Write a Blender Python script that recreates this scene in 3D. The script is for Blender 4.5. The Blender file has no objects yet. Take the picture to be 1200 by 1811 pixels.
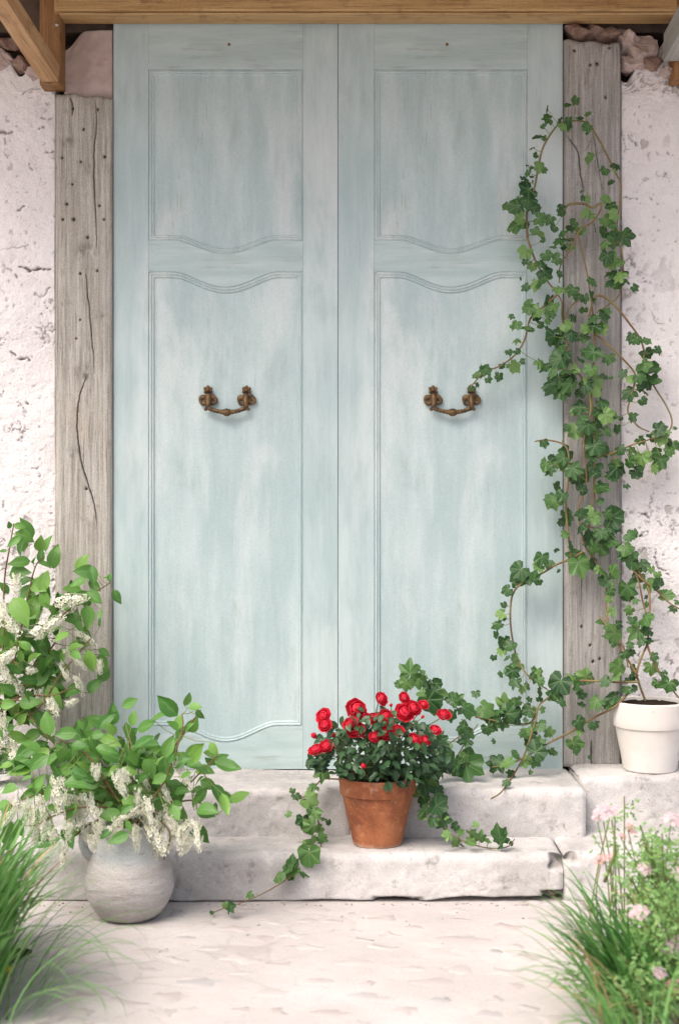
import bpy, math, random
import numpy as np
from mathutils import Vector, Matrix, Quaternion

R = math.radians
scene = bpy.context.scene
COL = scene.collection

# ------------------------------------------------------------------ camera
F_PX, D0, CAM_Z = 2500.0, 4.0, 0.978          # focal length in photo pixels, distance door-camera, eye height
cam_d = bpy.data.cameras.new("camera")
cam = bpy.data.objects.new("camera", cam_d)
COL.objects.link(cam)
cam.location = (0, -D0, CAM_Z)
cam.rotation_euler = (R(90), 0, 0)
cam_d.sensor_fit = 'VERTICAL'
cam_d.sensor_height = 36.0
cam_d.lens = 36.0 * F_PX / 1811.0
cam_d.clip_end = 500
cam_d.dof.use_dof = True
cam_d.dof.focus_distance = 3.85
cam_d.dof.aperture_fstop = 2.9
scene.camera = cam

# ------------------------------------------------------------------ light
world = bpy.data.worlds.new("World")
scene.world = world
world.use_nodes = True
wn = world.node_tree.nodes
wl = world.node_tree.links
wn.clear()
SUN_EL, SUN_AZ = R(52), R(-38)                # azimuth measured from straight in front of the door, to the left
sky = wn.new('ShaderNodeTexSky')
sky.sky_type = 'NISHITA'
sky.sun_disc = False
sky.sun_elevation = SUN_EL
sky.sun_rotation = R(180) - SUN_AZ
sky.air_density = 0.8
sky.dust_density = 6.0
sky.ozone_density = 0.6
bg = wn.new('ShaderNodeBackground')
bg.inputs['Strength'].default_value = 0.15
wo = wn.new('ShaderNodeOutputWorld')
wl.new(sky.outputs[0], bg.inputs[0])
wl.new(bg.outputs[0], wo.inputs[0])
sun_d = bpy.data.lights.new("sun", 'SUN')
sun_d.energy = 1.5
sun_d.angle = R(40)
sun_d.color = (1.0, 0.968, 0.925)
sun = bpy.data.objects.new("sun", sun_d)
COL.objects.link(sun)
sdir = Vector((math.sin(SUN_AZ) * math.cos(SUN_EL), -math.cos(SUN_AZ) * math.cos(SUN_EL), math.sin(SUN_EL)))
sun.rotation_euler = sdir.to_track_quat('Z', 'Y').to_euler()
scene.view_settings.view_transform = 'Standard'
scene.view_settings.look = 'None'
scene.view_settings.exposure = 0.63
scene.view_settings.gamma = 1.0

# ------------------------------------------------------------------ helpers
def W(px, py, y):
    """photo pixel seen on the plane at depth y -> world point"""
    s = F_PX / (D0 + y)
    return Vector(((px - 600.0) / s, y, CAM_Z - (py - 905.0) / s))

def tag(o, label=None, cat=None, group=None, kind=None):
    if label: o['label'] = label
    if cat: o['category'] = cat
    if group: o['group'] = group
    if kind: o['kind'] = kind
    return o

def thing(name, loc, label, cat, group=None):
    o = bpy.data.objects.new(name, None)
    o.empty_display_size = 0.05
    COL.objects.link(o)
    o.location = loc
    return tag(o, label, cat, group)

def mesh(name, V, Fc, mats=(), smooth=True, mi=None, attrs=None):
    me = bpy.data.meshes.new(name)
    me.from_pydata([tuple(v) for v in V], [], [tuple(f) for f in Fc])
    for m in mats: me.materials.append(m)
    if mi is not None:
        me.polygons.foreach_set('material_index', np.array(mi, dtype=np.int32))
    me.polygons.foreach_set('use_smooth', np.full(len(me.polygons), smooth))
    if attrs:
        for k, a in attrs.items():
            at = me.attributes.new(k, 'FLOAT', 'POINT')
            at.data.foreach_set('value', np.asarray(a, dtype=np.float32))
    me.update()
    return me

def np_mesh(name, V, Q, mats=(), smooth=True, attrs=None):
    """fast quad mesh from arrays"""
    V = np.asarray(V, dtype=np.float32); Q = np.asarray(Q, dtype=np.int32)
    me = bpy.data.meshes.new(name)
    me.vertices.add(len(V)); me.vertices.foreach_set('co', V.ravel())
    n = Q.shape[1]
    me.loops.add(Q.size); me.loops.foreach_set('vertex_index', Q.ravel())
    me.polygons.add(len(Q))
    me.polygons.foreach_set('loop_start', np.arange(0, Q.size, n, dtype=np.int32))
    me.polygons.foreach_set('loop_total', np.full(len(Q), n, dtype=np.int32))
    me.polygons.foreach_set('use_smooth', np.full(len(Q), smooth))
    for m in mats: me.materials.append(m)
    if attrs:
        for k, a in attrs.items():
            at = me.attributes.new(k, 'FLOAT', 'POINT')
            at.data.foreach_set('value', np.asarray(a, dtype=np.float32).ravel())
    me.update(calc_edges=True)
    me.validate()
    return me

def link(name, me, parent=None, loc=(0, 0, 0), mat4=None):
    o = bpy.data.objects.new(name, me)
    COL.objects.link(o)
    if parent is not None: o.parent = parent
    if mat4 is not None: o.matrix_basis = mat4
    else: o.location = loc
    return o

class MB:
    """collects shapes into one mesh"""
    def __init__(s): s.v = []; s.f = []; s.t = []; s.m = []; s.w = []
    def add(s, V, Fc, tint=0.0, mi=0, vein=None):
        b = len(s.v)
        s.v += [tuple(p) for p in V]
        s.f += [tuple(i + b for i in f) for f in Fc]
        s.t += [tint] * len(V); s.m += [mi] * len(Fc)
        s.w += list(vein) if vein is not None else [0.0] * len(V)
    def box(s, x0, x1, y0, y1, z0, z1, mi=0):
        V = [(x, y, z) for x in (x0, x1) for y in (y0, y1) for z in (z0, z1)]
        s.add(V, [(0, 1, 3, 2), (4, 6, 7, 5), (0, 4, 5, 1), (2, 3, 7, 6), (0, 2, 6, 4), (1, 5, 7, 3)], mi=mi)
    def tube(s, P, r, n=6, mi=0, tint=0.0, cap=True):
        P = [Vector(p) for p in P]
        k = len(P)
        if not hasattr(r, '__len__'): r = [r] * k
        V = []; u = None
        for i in range(k):
            t = (P[min(i + 1, k - 1)] - P[max(i - 1, 0)])
            if t.length < 1e-9: t = Vector((0, 0, 1))
            t.normalize()
            if u is None:
                a = Vector((0, 0, 1)) if abs(t.z) < 0.9 else Vector((1, 0, 0))
                u = t.cross(a).normalized()
            else:
                u = (u - t * u.dot(t))
                u = u.normalized() if u.length > 1e-6 else t.orthogonal().normalized()
            w = t.cross(u)
            for j in range(n):
                a = 2 * math.pi * j / n
                V.append(P[i] + (u * math.cos(a) + w * math.sin(a)) * r[i])
        Fc = [(i * n + j, i * n + (j + 1) % n, (i + 1) * n + (j + 1) % n, (i + 1) * n + j) for i in range(k - 1) for j in range(n)]
        if cap:
            Fc.append(tuple(range(n - 1, -1, -1))); Fc.append(tuple((k - 1) * n + j for j in range(n)))
        s.add(V, Fc, tint, mi)
    def ball(s, c, r, n=8, m=5, mi=0):
        c = Vector(c); rx, ry, rz = r if hasattr(r, '__len__') else (r, r, r)
        V = [c + Vector((0, 0, rz))]
        for i in range(1, m):
            a = math.pi * i / m
            for j in range(n):
                b = 2 * math.pi * j / n
                V.append(c + Vector((rx * math.sin(a) * math.cos(b), ry * math.sin(a) * math.sin(b), rz * math.cos(a))))
        V.append(c - Vector((0, 0, rz)))
        Fc = [(0, 1 + j, 1 + (j + 1) % n) for j in range(n)]
        for i in range(m - 2):
            for j in range(n):
                a = 1 + i * n + j; b = 1 + i * n + (j + 1) % n
                Fc.append((a, a + n, b + n, b))
        l = len(V) - 1; q = 1 + (m - 2) * n
        Fc += [(l, q + (j + 1) % n, q + j) for j in range(n)]
        s.add(V, Fc, mi=mi)
    def me(s, name, mats, smooth=True):
        return mesh(name, s.v, s.f, mats, smooth, s.m, {'tint': s.t, 'vein': s.w})

def lathe(prof, n=48, jitter=None):
    V = []; Fc = []
    for (r, z) in prof:
        for j in range(n):
            a = 2 * math.pi * j / n
            V.append((r * math.cos(a), r * math.sin(a), z))
    for i in range(len(prof) - 1):
        for j in range(n):
            Fc.append((i * n + j, i * n + (j + 1) % n, (i + 1) * n + (j + 1) % n, (i + 1) * n + j))
    Fc.append(tuple(range(n - 1, -1, -1)))
    return V, Fc

def smooth_path(P, sub=6):
    """Catmull-Rom through points"""
    P = [Vector(p) for p in P]
    if len(P) < 3: 
        return [P[0].lerp(P[-1], i / sub) for i in range(sub + 1)]
    out = []
    for i in range(len(P) - 1):
        p0 = P[max(i - 1, 0)]; p1 = P[i]; p2 = P[i + 1]; p3 = P[min(i + 2, len(P) - 1)]
        for k in range(sub):
            t = k / sub
            out.append(0.5 * ((2 * p1) + (p2 - p0) * t + (2 * p0 - 5 * p1 + 4 * p2 - p3) * t * t + (3 * p1 - p0 - 3 * p2 + p3) * t ** 3))
    out.append(P[-1])
    return out

_tab = np.random.RandomState(7).rand(256, 256).astype(np.float32)
def vnoise(x, y, seed=0):
    x = x + seed * 17.31; y = y + seed * 9.77
    xi = np.floor(x).astype(int); yi = np.floor(y).astype(int)
    fx = x - xi; fy = y - yi
    fx = fx * fx * (3 - 2 * fx); fy = fy * fy * (3 - 2 * fy)
    a = _tab[xi & 255, yi & 255]; b = _tab[(xi + 1) & 255, yi & 255]
    c = _tab[xi & 255, (yi + 1) & 255]; d = _tab[(xi + 1) & 255, (yi + 1) & 255]
    return (a * (1 - fx) + b * fx) * (1 - fy) + (c * (1 - fx) + d * fx) * fy - 0.5
def fbm(x, y, oct=4, seed=0):
    s = 0; a = 1.0
    for i in range(oct):
        s = s + a * vnoise(x * 2 ** i, y * 2 ** i, seed + i * 3); a *= 0.5
    return s
def sstep(a, b, x):
    t = np.clip((x - a) / (b - a), 0, 1)
    return t * t * (3 - 2 * t)

# ------------------------------------------------------------------ materials
class NT:
    def __init__(s, name):
        s.m = bpy.data.materials.new(name); s.m.use_nodes = True
        s.n = s.m.node_tree.nodes; s.l = s.m.node_tree.links
        s.b = s.n['Principled BSDF']; s.out = s.n['Material Output']
        s.tc = s.n.new('ShaderNodeTexCoord')
    def val(s, sock, v):
        if isinstance(v, bpy.types.NodeSocket): s.l.new(v, sock)
        elif v is not None: sock.default_value = v
    def coords(s, scale=(1, 1, 1), kind='Object', loc=(0, 0, 0)):
        mp = s.n.new('ShaderNodeMapping'); mp.inputs['Scale'].default_value = scale; mp.inputs['Location'].default_value = loc
        s.l.new(s.tc.outputs[kind], mp.inputs[0]); return mp.outputs[0]
    def noise(s, scale=(1, 1, 1), sc=5.0, det=5.0, rough=0.55, dist=0.0, kind='Object', loc=(0, 0, 0)):
        t = s.n.new('ShaderNodeTexNoise'); s.l.new(s.coords(scale, kind, loc), t.inputs['Vector'])
        t.inputs['Scale'].default_value = sc; t.inputs['Detail'].default_value = det
        t.inputs['Roughness'].default_value = rough; t.inputs['Distortion'].default_value = dist
        return t.outputs[0]
    def voro(s, scale=(1, 1, 1), sc=5.0, feature='F1', kind='Object'):
        t = s.n.new('ShaderNodeTexVoronoi'); t.feature = feature; s.l.new(s.coords(scale, kind), t.inputs['Vector'])
        t.inputs['Scale'].default_value = sc; return t.outputs['Distance']
    def ramp(s, fac, a, b, ca=(0, 0, 0, 1), cb=(1, 1, 1, 1)):
        r = s.n.new('ShaderNodeMapRange'); r.interpolation_type = 'SMOOTHSTEP'
        s.l.new(fac, r.inputs[0]); r.inputs[1].default_value = a; r.inputs[2].default_value = b
        return r.outputs[0]
    def mix(s, fac, a, b, mode='MIX'):
        m = s.n.new('ShaderNodeMix'); m.data_type = 'RGBA'; m.blend_type = mode
        s.val(m.inputs[0], fac)
        for k, v in ((6, a), (7, b)):
            if isinstance(v, tuple) and len(v) == 3: v = v + (1,)
            s.val(m.inputs[k], v)
        return m.outputs[2]
    def math(s, op, a, b=None, c=None):
        m = s.n.new('ShaderNodeMath'); m.operation = op
        s.val(m.inputs[0], a)
        if b is not None: s.val(m.inputs[1], b)
        if c is not None: s.val(m.inputs[2], c)
        return m.outputs[0]
    def attr(s, name):
        a = s.n.new('ShaderNodeAttribute'); a.attribute_name = name; return a.outputs['Fac']
    def rnd(s):
        return s.n.new('ShaderNodeObjectInfo').outputs['Random']
    def sep(s, kind='Object'):
        x = s.n.new('ShaderNodeSeparateXYZ'); s.l.new(s.tc.outputs[kind], x.inputs[0]); return x.outputs
    def bump(s, h, strength=0.3, dist=0.01, prev=None):
        b = s.n.new('ShaderNodeBump'); b.inputs['Strength'].default_value = strength; b.inputs['Distance'].default_value = dist
        s.l.new(h, b.inputs['Height'])
        if prev is not None: s.l.new(prev, b.inputs['Normal'])
        return b.outputs[0]
    def grain(s, c, amt=0.16, sc=330):
        n = s.noise((1, 1, 1), sc, 3, 0.7)
        v = s.math('MULTIPLY_ADD', s.math('SUBTRACT', n, 0.5), amt * 4, 1.0)
        cc = s.n.new('ShaderNodeCombineColor')
        for i in range(3): s.l.new(v, cc.inputs[i])
        return s.mix(1.0, c, cc.outputs[0], 'MULTIPLY')
    def done(s, col, rough=0.8, normal=None, metal=None, spec=0.3):
        s.val(s.b.inputs['Base Color'], col + (1,) if isinstance(col, tuple) and len(col) == 3 else col)
        s.val(s.b.inputs['Roughness'], rough)
        if normal is not None: s.l.new(normal, s.b.inputs['Normal'])
        if metal is not None: s.val(s.b.inputs['Metallic'], metal)
        s.b.inputs['Specular IOR Level'].default_value = spec
        return s.m

def m_paint():
    t = NT('limewash_paint')
    off = t.n.new('ShaderNodeObjectInfo').outputs['Location']
    n1 = t.noise((4, 4, 0.9), 2.2, 6, 0.62)
    n2 = t.noise((24, 24, 1.1), 3.0, 6, 0.68)
    n3 = t.noise((1.6, 1.6, 0.6), 2.6, 5, 0.6, 0.4)
    n4 = t.noise((2.6, 2.6, 0.8), 5.0, 6, 0.66, loc=(3, 1, 7))
    c = t.mix(t.ramp(n1, 0.35, 0.68), (0.365, 0.467, 0.474), (0.475, 0.57, 0.572))
    c = t.mix(t.math('MULTIPLY', t.ramp(n3, 0.50, 0.66), 0.5), c, (0.62, 0.665, 0.66))
    c = t.mix(t.math('MULTIPLY', t.ramp(n4, 0.53, 0.72), 0.5), c, (0.29, 0.375, 0.36))
    c = t.mix(t.math('MULTIPLY', t.ramp(n2, 0.50, 0.72), 0.26), c, (0.56, 0.615, 0.615))
    c = t.mix(t.math('MULTIPLY', t.ramp(n2, 0.48, 0.32), 0.24), c, (0.32, 0.41, 0.41))
    # rubbed bare streaks, in their own patches
    n5 = t.noise((60, 60, 3.0), 4.0, 3, 0.6); n6 = t.noise((2.2, 2.2, 1.5), 2.0, 3, 0.5, loc=(9, 4, 2))
    k = t.math('MULTIPLY', t.ramp(n5, 0.58, 0.70), t.ramp(n6, 0.52, 0.68))
    c = t.mix(t.math('MULTIPLY', k, 0.55), c, (0.27, 0.30, 0.27))
    c = t.grain(c, .12)
    g = t.noise((90, 90, 3), 4.0, 4, 0.7)
    nb = t.bump(g, 0.22, 0.003)
    nb = t.bump(t.noise((1, 1, 1), 260, 2, 0.5), 0.12, 0.002, nb)
    return t.done(c, t.ramp(n1, 0.9, 0.0) if False else 0.62, nb, spec=0.25)

def m_paint_rail():
    t = NT('limewash_paint_cross_grain')
    n1 = t.noise((0.8, 7, 8), 3.0, 6, 0.6)
    n2 = t.noise((2.0, 38, 44), 3.0, 5, 0.65)
    n4 = t.noise((1.4, 1.6, 3.0), 5.0, 5, 0.6, loc=(1, 5, 2))
    c = t.mix(t.ramp(n1, 0.35, 0.68), (0.37, 0.475, 0.475), (0.47, 0.57, 0.565))
    c = t.mix(t.math('MULTIPLY', t.ramp(n2, 0.52, 0.72), 0.18), c, (0.58, 0.63, 0.62))
    k = t.math('MULTIPLY', t.ramp(n2, 0.50, 0.36), t.ramp(n4, 0.47, 0.66))
    c = t.mix(t.math('MULTIPLY', k, 0.6), c, (0.24, 0.285, 0.265))
    c = t.mix(t.math('MULTIPLY', t.ramp(n4, 0.5, 0.72), 0.45), c, (0.34, 0.42, 0.395))
    c = t.grain(c, .12)
    nb = t.bump(t.noise((3, 90, 90), 4.0, 4, 0.7), 0.22, 0.003)
    nb = t.bump(t.noise((1, 1, 1), 260, 2, 0.5), 0.12, 0.002, nb)
    return t.done(c, 0.62, nb, spec=0.25)

def m_oldwood(name, a, b, dark, warm):
    t = NT(name)
    n1 = t.noise((22, 22, 1.0), 3.5, 6, 0.65, 0.3)
    n2 = t.noise((70, 70, 3.0), 4.0, 4, 0.6, 0.2)
    n3 = t.noise((2, 2, 1.2), 3.0, 5, 0.6)
    c = t.mix(t.ramp(n1, 0.32, 0.68), a, b)
    c = t.mix(t.math('MULTIPLY', t.ramp(n2, 0.47, 0.32), 0.5), c, dark)
    c = t.mix(t.math('MULTIPLY', t.ramp(n3, 0.52, 0.72), 0.5), c, warm)
    c = t.mix(t.math('MULTIPLY', t.ramp(t.noise((3, 3, 2), 9, 4, 0.6, loc=(5, 2, 1)), 0.56, 0.74), 0.45), c, dark)
    c = t.mix(t.math('MULTIPLY', t.ramp(t.noise((1, 1, .7), 28, 5, .7, loc=(3, 3, 3)), .60, .72), .5), c, dark)
    c = t.grain(c, .26)
    c = t.mix(t.attr('dirt'), c, (0.06, 0.042, 0.03))
    nb = t.bump(n2, 0.5, 0.003)
    nb = t.bump(t.noise((160, 160, 6), 3, 3, 0.6), 0.35, 0.002, nb)
    return t.done(c, 0.85, nb, spec=0.2)

def m_timber(name, a, b, dark, axis=0):
    t = NT(name)
    s = [16, 16, 16]; s[axis] = 0.7
    s2 = [70, 70, 70]; s2[axis] = 2.0
    n1 = t.noise(tuple(s), 3.0, 5, 0.6, 0.6); n2 = t.noise(tuple(s2), 3.0, 4, 0.6)
    c = t.mix(t.ramp(n1, 0.3, 0.7), a, b)
    c = t.mix(t.math('MULTIPLY', t.ramp(n2, 0.48, 0.33), 0.6), c, dark)
    c = t.mix(t.math('MULTIPLY', t.ramp(t.noise((1, 1, 1), 14, 6, 0.7), 0.53, 0.70), 0.6), c, dark)
    return t.done(t.grain(c, .2), 0.6, t.bump(n2, 0.7, 0.005), spec=0.3)

def m_plaster():
    t = NT('limewashed_plaster')
    n1 = t.noise((1, 1, 1), 6, 6, 0.6); n2 = t.noise((1, 1, 1), 38, 6, 0.65); n3 = t.noise((1, 1, 1), 140, 4, 0.6)
    c = t.mix(t.ramp(n1, 0.35, 0.7), (0.73, 0.695, 0.69), (0.78, 0.755, 0.75))
    c = t.mix(t.math('MULTIPLY', t.ramp(n2, 0.56, 0.74), 0.45), c, (0.60, 0.54, 0.525))
    c = t.grain(c, .12)
    c = t.mix(t.math('MULTIPLY', t.attr('dirt'), 0.9), c, (0.17, 0.12, 0.095))
    nb = t.bump(n2, 0.7, 0.010); nb = t.bump(n3, 0.7, 0.004, nb)
    return t.done(c, 0.9, nb, spec=0.15)

def m_stone():
    t = NT('whitewashed_stone')
    n1 = t.noise((1, 1, 1), 4.5, 6, 0.62); n2 = t.noise((1, 1, 1), 24, 6, 0.65); n3 = t.noise((1, 1, 1), 120, 4, 0.65)
    c = t.mix(t.ramp(n1, 0.36, 0.66), (0.375, 0.36, 0.352), (0.55, 0.532, 0.52))
    c = t.mix(t.math('MULTIPLY', t.ramp(n2, 0.54, 0.72), 0.55), c, (0.60, 0.58, 0.565))
    c = t.mix(t.math('MULTIPLY', t.ramp(n2, 0.44, 0.28), 0.75), c, (0.22, 0.21, 0.20))
    pit = t.math('MULTIPLY', t.ramp(n3, 0.36, 0.27), t.ramp(t.noise((1, 1, 1), 5, 3, 0.5, loc=(4, 4, 4)), 0.48, 0.6))
    c = t.mix(t.math('MULTIPLY', pit, 0.8), c, (0.16, 0.14, 0.12))
    c = t.mix(t.math('MULTIPLY', t.attr('dirt'), 0.85), c, (0.11, 0.085, 0.065))
    c = t.grain(c, .22)
    wv = t.n.new('ShaderNodeTexWave'); wv.wave_type = 'BANDS'; wv.bands_direction = 'X'
    t.l.new(t.coords((1, 1, 1)), wv.inputs['Vector']); wv.inputs['Scale'].default_value = 55; wv.inputs['Distortion'].default_value = 2.5; wv.inputs['Detail'].default_value = 2
    tool = t.math('MULTIPLY', wv.outputs['Fac'], t.ramp(t.noise((1, 1, 1), 5, 5, 0.65, loc=(2, 8, 5)), 0.54, 0.64))
    c = t.mix(t.math('MULTIPLY', tool, 0.16), c, (0.26, 0.245, 0.235))
    nb = t.bump(tool, 0.28, 0.002); nb = t.bump(n2, 0.3, 0.006, nb); nb = t.bump(n3, 0.45, 0.002, nb)
    return t.done(c, 0.88, nb, spec=0.2)

def m_ground():
    t = NT('worn_stone_paving')
    n1 = t.noise((1, 1, 1), 3.0, 6, 0.6); n2 = t.noise((1, 1.3, 1), 16, 6, 0.65); n3 = t.noise((1, 1, 1), 90, 5, 0.65)
    c = t.mix(t.ramp(n1, 0.35, 0.68), (0.47, 0.435, 0.42), (0.545, 0.51, 0.495))
    c = t.mix(t.math('MULTIPLY', t.ramp(n2, 0.52, 0.72), 0.35), c, (0.49, 0.42, 0.40))
    c = t.mix(t.math('MULTIPLY', t.ramp(n2, 0.43, 0.30), 0.5), c, (0.38, 0.355, 0.355))
    c = t.mix(t.math('MULTIPLY', t.attr('dirt'), 0.7), c, (0.24, 0.19, 0.16))
    c = t.mix(t.math('MULTIPLY', t.ramp(n3, 0.36, 0.28), 0.5), c, (0.30, 0.26, 0.24))
    c = t.grain(c, .18)
    nb = t.bump(n2, 0.35, 0.008); nb = t.bump(n3, 0.35, 0.002, nb)
    return t.done(c, 0.9, nb, spec=0.2)

def m_flag():
    t = NT('paving_piece')
    n2 = t.noise((1, 1, 1), 30, 5, 0.65); r = t.rnd()
    c = t.mix(t.ramp(r, 0.0, 1.0), (0.475, 0.425, 0.407), (0.525, 0.49, 0.475))
    c = t.mix(t.ramp(r, 0.80, 0.90), c, (0.43, 0.41, 0.41))
    c = t.mix(t.math('MULTIPLY', t.ramp(n2, 0.5, 0.7), 0.5), c, (0.54, 0.50, 0.48))
    return t.done(t.grain(c, .18), 0.9, t.bump(n2, 0.4, 0.004), spec=0.2)

def m_leaf(name, lo, hi, vein, young=None, rough=0.42, trans=0.25, back=None):
    t = NT(name)
    r = t.math('FRACT', t.math('ADD', t.rnd(), t.attr('tint')))
    c = t.mix(r, lo, hi)
    n = t.noise((1, 1, 1), 45, 3, 0.6)
    c = t.mix(t.math('MULTIPLY', t.ramp(n, 0.45, 0.7), 0.3), c, hi)
    if young: c = t.mix(t.ramp(r, 0.80, 0.90), c, young)
    v = t.math('POWER', t.attr('vein'), 6.0)
    c = t.mix(t.math('MULTIPLY', v, 0.7), c, vein)
    b = t.bump(v, 0.4, 0.002)
    t.done(c, rough, b, spec=0.4)
    tr = t.n.new('ShaderNodeBsdfTranslucent'); t.l.new(t.mix(0.5, c, hi), tr.inputs[0])
    mx = t.n.new('ShaderNodeMixShader'); mx.inputs[0].default_value = trans
    t.l.new(t.b.outputs[0], mx.inputs[1]); t.l.new(tr.outputs[0], mx.inputs[2]); t.l.new(mx.outputs[0], t.out.inputs[0])
    return t.m

def m_plain(name, col, rough=0.7, col2=None, sc=40, bump=0.2, spec=0.3, metal=None):
    t = NT(name)
    n = t.noise((1, 1, 1), sc, 5, 0.6)
    c = t.mix(t.ramp(n, 0.35, 0.68), col, col2 or tuple(x * 0.8 for x in col))
    return t.done(c, rough, t.bump(n, bump, 0.003), metal, spec)

def m_petal(name, lo, hi, trans=0.25, rough=0.5, rim=None):
    t = NT(name)
    r = t.math('FRACT', t.math('ADD', t.rnd(), t.attr('tint')))
    c = t.mix(r, lo, hi)
    if rim: c = t.mix(t.math('POWER', t.attr('vein'), 2.5), c, rim)
    t.done(c, rough, None, spec=0.2)
    tr = t.n.new('ShaderNodeBsdfTranslucent'); t.l.new(c, tr.inputs[0])
    mx = t.n.new('ShaderNodeMixShader'); mx.inputs[0].default_value = trans
    t.l.new(t.b.outputs[0], mx.inputs[1]); t.l.new(tr.outputs[0], mx.inputs[2]); t.l.new(mx.outputs[0], t.out.inputs[0])
    return t.m

def m_terracotta():
    t = NT('terracotta')
    n1 = t.noise((1, 1, 1), 9, 6, 0.65); n2 = t.noise((1, 1, 1), 60, 5, 0.65)
    z = t.sep()[2]
    c = t.mix(t.ramp(n1, 0.34, 0.66), (0.22, 0.068, 0.028), (0.39, 0.145, 0.062))
    c = t.mix(t.math('MULTIPLY', t.ramp(n1, 0.48, 0.32), 0.75), c, (0.15, 0.055, 0.03))
    c = t.mix(t.math('MULTIPLY', t.ramp(n2, 0.55, 0.70), 0.5), c, (0.46, 0.25, 0.16))
    c = t.mix(t.math('MULTIPLY', t.ramp(t.noise((1, 1, .6), 13, 6, .7, loc=(7, 1, 3)), .60, .70), .45), c, (0.50, 0.36, 0.28))
    edge = t.math('ADD', z, t.math('MULTIPLY', n1, 0.03))
    c = t.mix(t.math('MULTIPLY', t.math('SUBTRACT', 1.0, t.ramp(edge, 0.016, 0.030)), 0.6), c, (0.50, 0.36, 0.28))
    return t.done(t.grain(c, .22), 0.75, t.bump(n2, 0.35, 0.002), spec=0.3)

def m_whitepot():
    t = NT('whitewashed_clay')
    n1 = t.noise((1, 1, 1), 8, 6, 0.6); n2 = t.noise((1, 1, 1), 55, 5, 0.65)
    c = t.mix(t.ramp(n1, 0.35, 0.7), (0.64, 0.605, 0.56), (0.71, 0.685, 0.65))
    c = t.mix(t.math('MULTIPLY', t.ramp(n1, 0.66, 0.74), 0.6), c, (0.45, 0.33, 0.26))
    c = t.mix(t.math('MULTIPLY', t.ramp(n2, 0.64, 0.74), 0.4), c, (0.40, 0.33, 0.28))
    return t.done(c, 0.75, t.bump(n2, 0.25, 0.002), spec=0.25)

def m_jug():
    t = NT('weathered_stoneware')
    n1 = t.noise((1, 1, 5), 7, 6, 0.65, 0.4); n2 = t.noise((1, 1, 3.0), 38, 6, 0.65)
    z = t.math('ADD', t.sep()[2], t.math('MULTIPLY', t.math('SUBTRACT', n1, 0.5), 0.05))
    c = t.mix(t.ramp(n1, 0.34, 0.68), (0.385, 0.355, 0.335), (0.51, 0.49, 0.475))
    c = t.mix(t.math('MULTIPLY', t.math('MULTIPLY', t.ramp(z, 0.135, 0.165), 1.0), 0.75), c, (0.42, 0.465, 0.475))
    c = t.mix(t.math('MULTIPLY', t.ramp(n2, 0.56, 0.70), 0.5), c, (0.58, 0.565, 0.55))
    c = t.mix(t.math('MULTIPLY', t.ramp(n2, 0.40, 0.29), 0.75), c, (0.24, 0.19, 0.165))
    c = t.mix(t.math('MULTIPLY', t.math('SUBTRACT', 1.0, t.ramp(z, -0.012, 0.016)), 0.6), c, (0.28, 0.22, 0.18))
    return t.done(t.grain(c, .2), 0.85, t.bump(n2, 0.7, 0.006), spec=0.2)

def m_brass():
    t = NT('aged_brass')
    n1 = t.noise((1, 1, 1), 75, 5, 0.65)
    c = t.mix(t.ramp(n1, 0.36, 0.62), (0.042, 0.025, 0.015), (0.21, 0.125, 0.055))
    return t.done(c, 0.55, t.bump(n1, 0.6, 0.003), t.math('MULTIPLY', t.ramp(n1, 0.3, 0.65), .8), 0.4)

def m_soil():
    t = NT('dark_soil')
    n = t.noise((1, 1, 1), 90, 6, 0.7)
    return t.done(t.mix(n, (0.012, 0.008, 0.006), (0.06, 0.04, 0.028)), 0.95, t.bump(n, 1.0, 0.01), spec=0.1)

def m_glass():
    t = NT('clear_glass')
    t.done((0.93, 0.96, 0.95), 0.03, None, spec=0.5)
    t.b.inputs['Transmission Weight'].default_value = 1.0
    t.b.inputs['IOR'].default_value = 1.45
    return t.m

PAINT, PAINT_R = m_paint(), m_paint_rail()
WOOD_L = m_oldwood('weathered_oak_post', (0.30, 0.285, 0.25), (0.46, 0.44, 0.40), (0.16, 0.13, 0.10), (0.40, 0.32, 0.24))
WOOD_R = m_oldwood('weathered_grey_post', (0.25, 0.24, 0.228), (0.40, 0.388, 0.37), (0.14, 0.125, 0.11), (0.30, 0.265, 0.24))
TIMBER = m_timber('varnished_beam', (0.40, 0.245, 0.10), (0.53, 0.355, 0.17), (0.17, 0.085, 0.035), 0)
TIMBER_V = m_timber('varnished_upright', (0.22, 0.11, 0.045), (0.32, 0.17, 0.07), (0.09, 0.04, 0.018), 2)
TIMBER_B = m_timber('sawn_brace', (0.40, 0.22, 0.10), (0.54, 0.36, 0.20), (0.18, 0.08, 0.035), 1)
GREYBRACE = m_timber('grey_painted_brace', (0.34, 0.35, 0.33), (0.44, 0.44, 0.42), (0.22, 0.21, 0.19), 1)
PLASTER, STONE, GROUND, FLAG = m_plaster(), m_stone(), m_ground(), m_flag()
RUBBLE = m_plain('pink_rubble', (0.19, 0.115, 0.09), 0.9, (0.33, 0.235, 0.19), 18, 0.6, 0.15)
PINKBLOCK = m_plain('pink_stucco', (0.42, 0.33, 0.30), 0.9, (0.52, 0.43, 0.40), 14, 0.5, 0.15)
CORE = m_plain('dark_masonry_backing', (0.07, 0.05, 0.04), 0.95, (0.13, 0.095, 0.075), 12, 0.5, 0.1)
BRASS, SOIL, GLASS = m_brass(), m_soil(), m_glass()
RUST = m_plain('rusty_iron', (0.13, 0.06, 0.03), 0.7, (0.24, 0.11, 0.045), 200, 0.3, 0.4)
HOLE = m_plain('nail_hole_dark', (0.035, 0.025, 0.02), 0.8, (0.07, 0.045, 0.03), 150, 0.3, 0.3)
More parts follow.
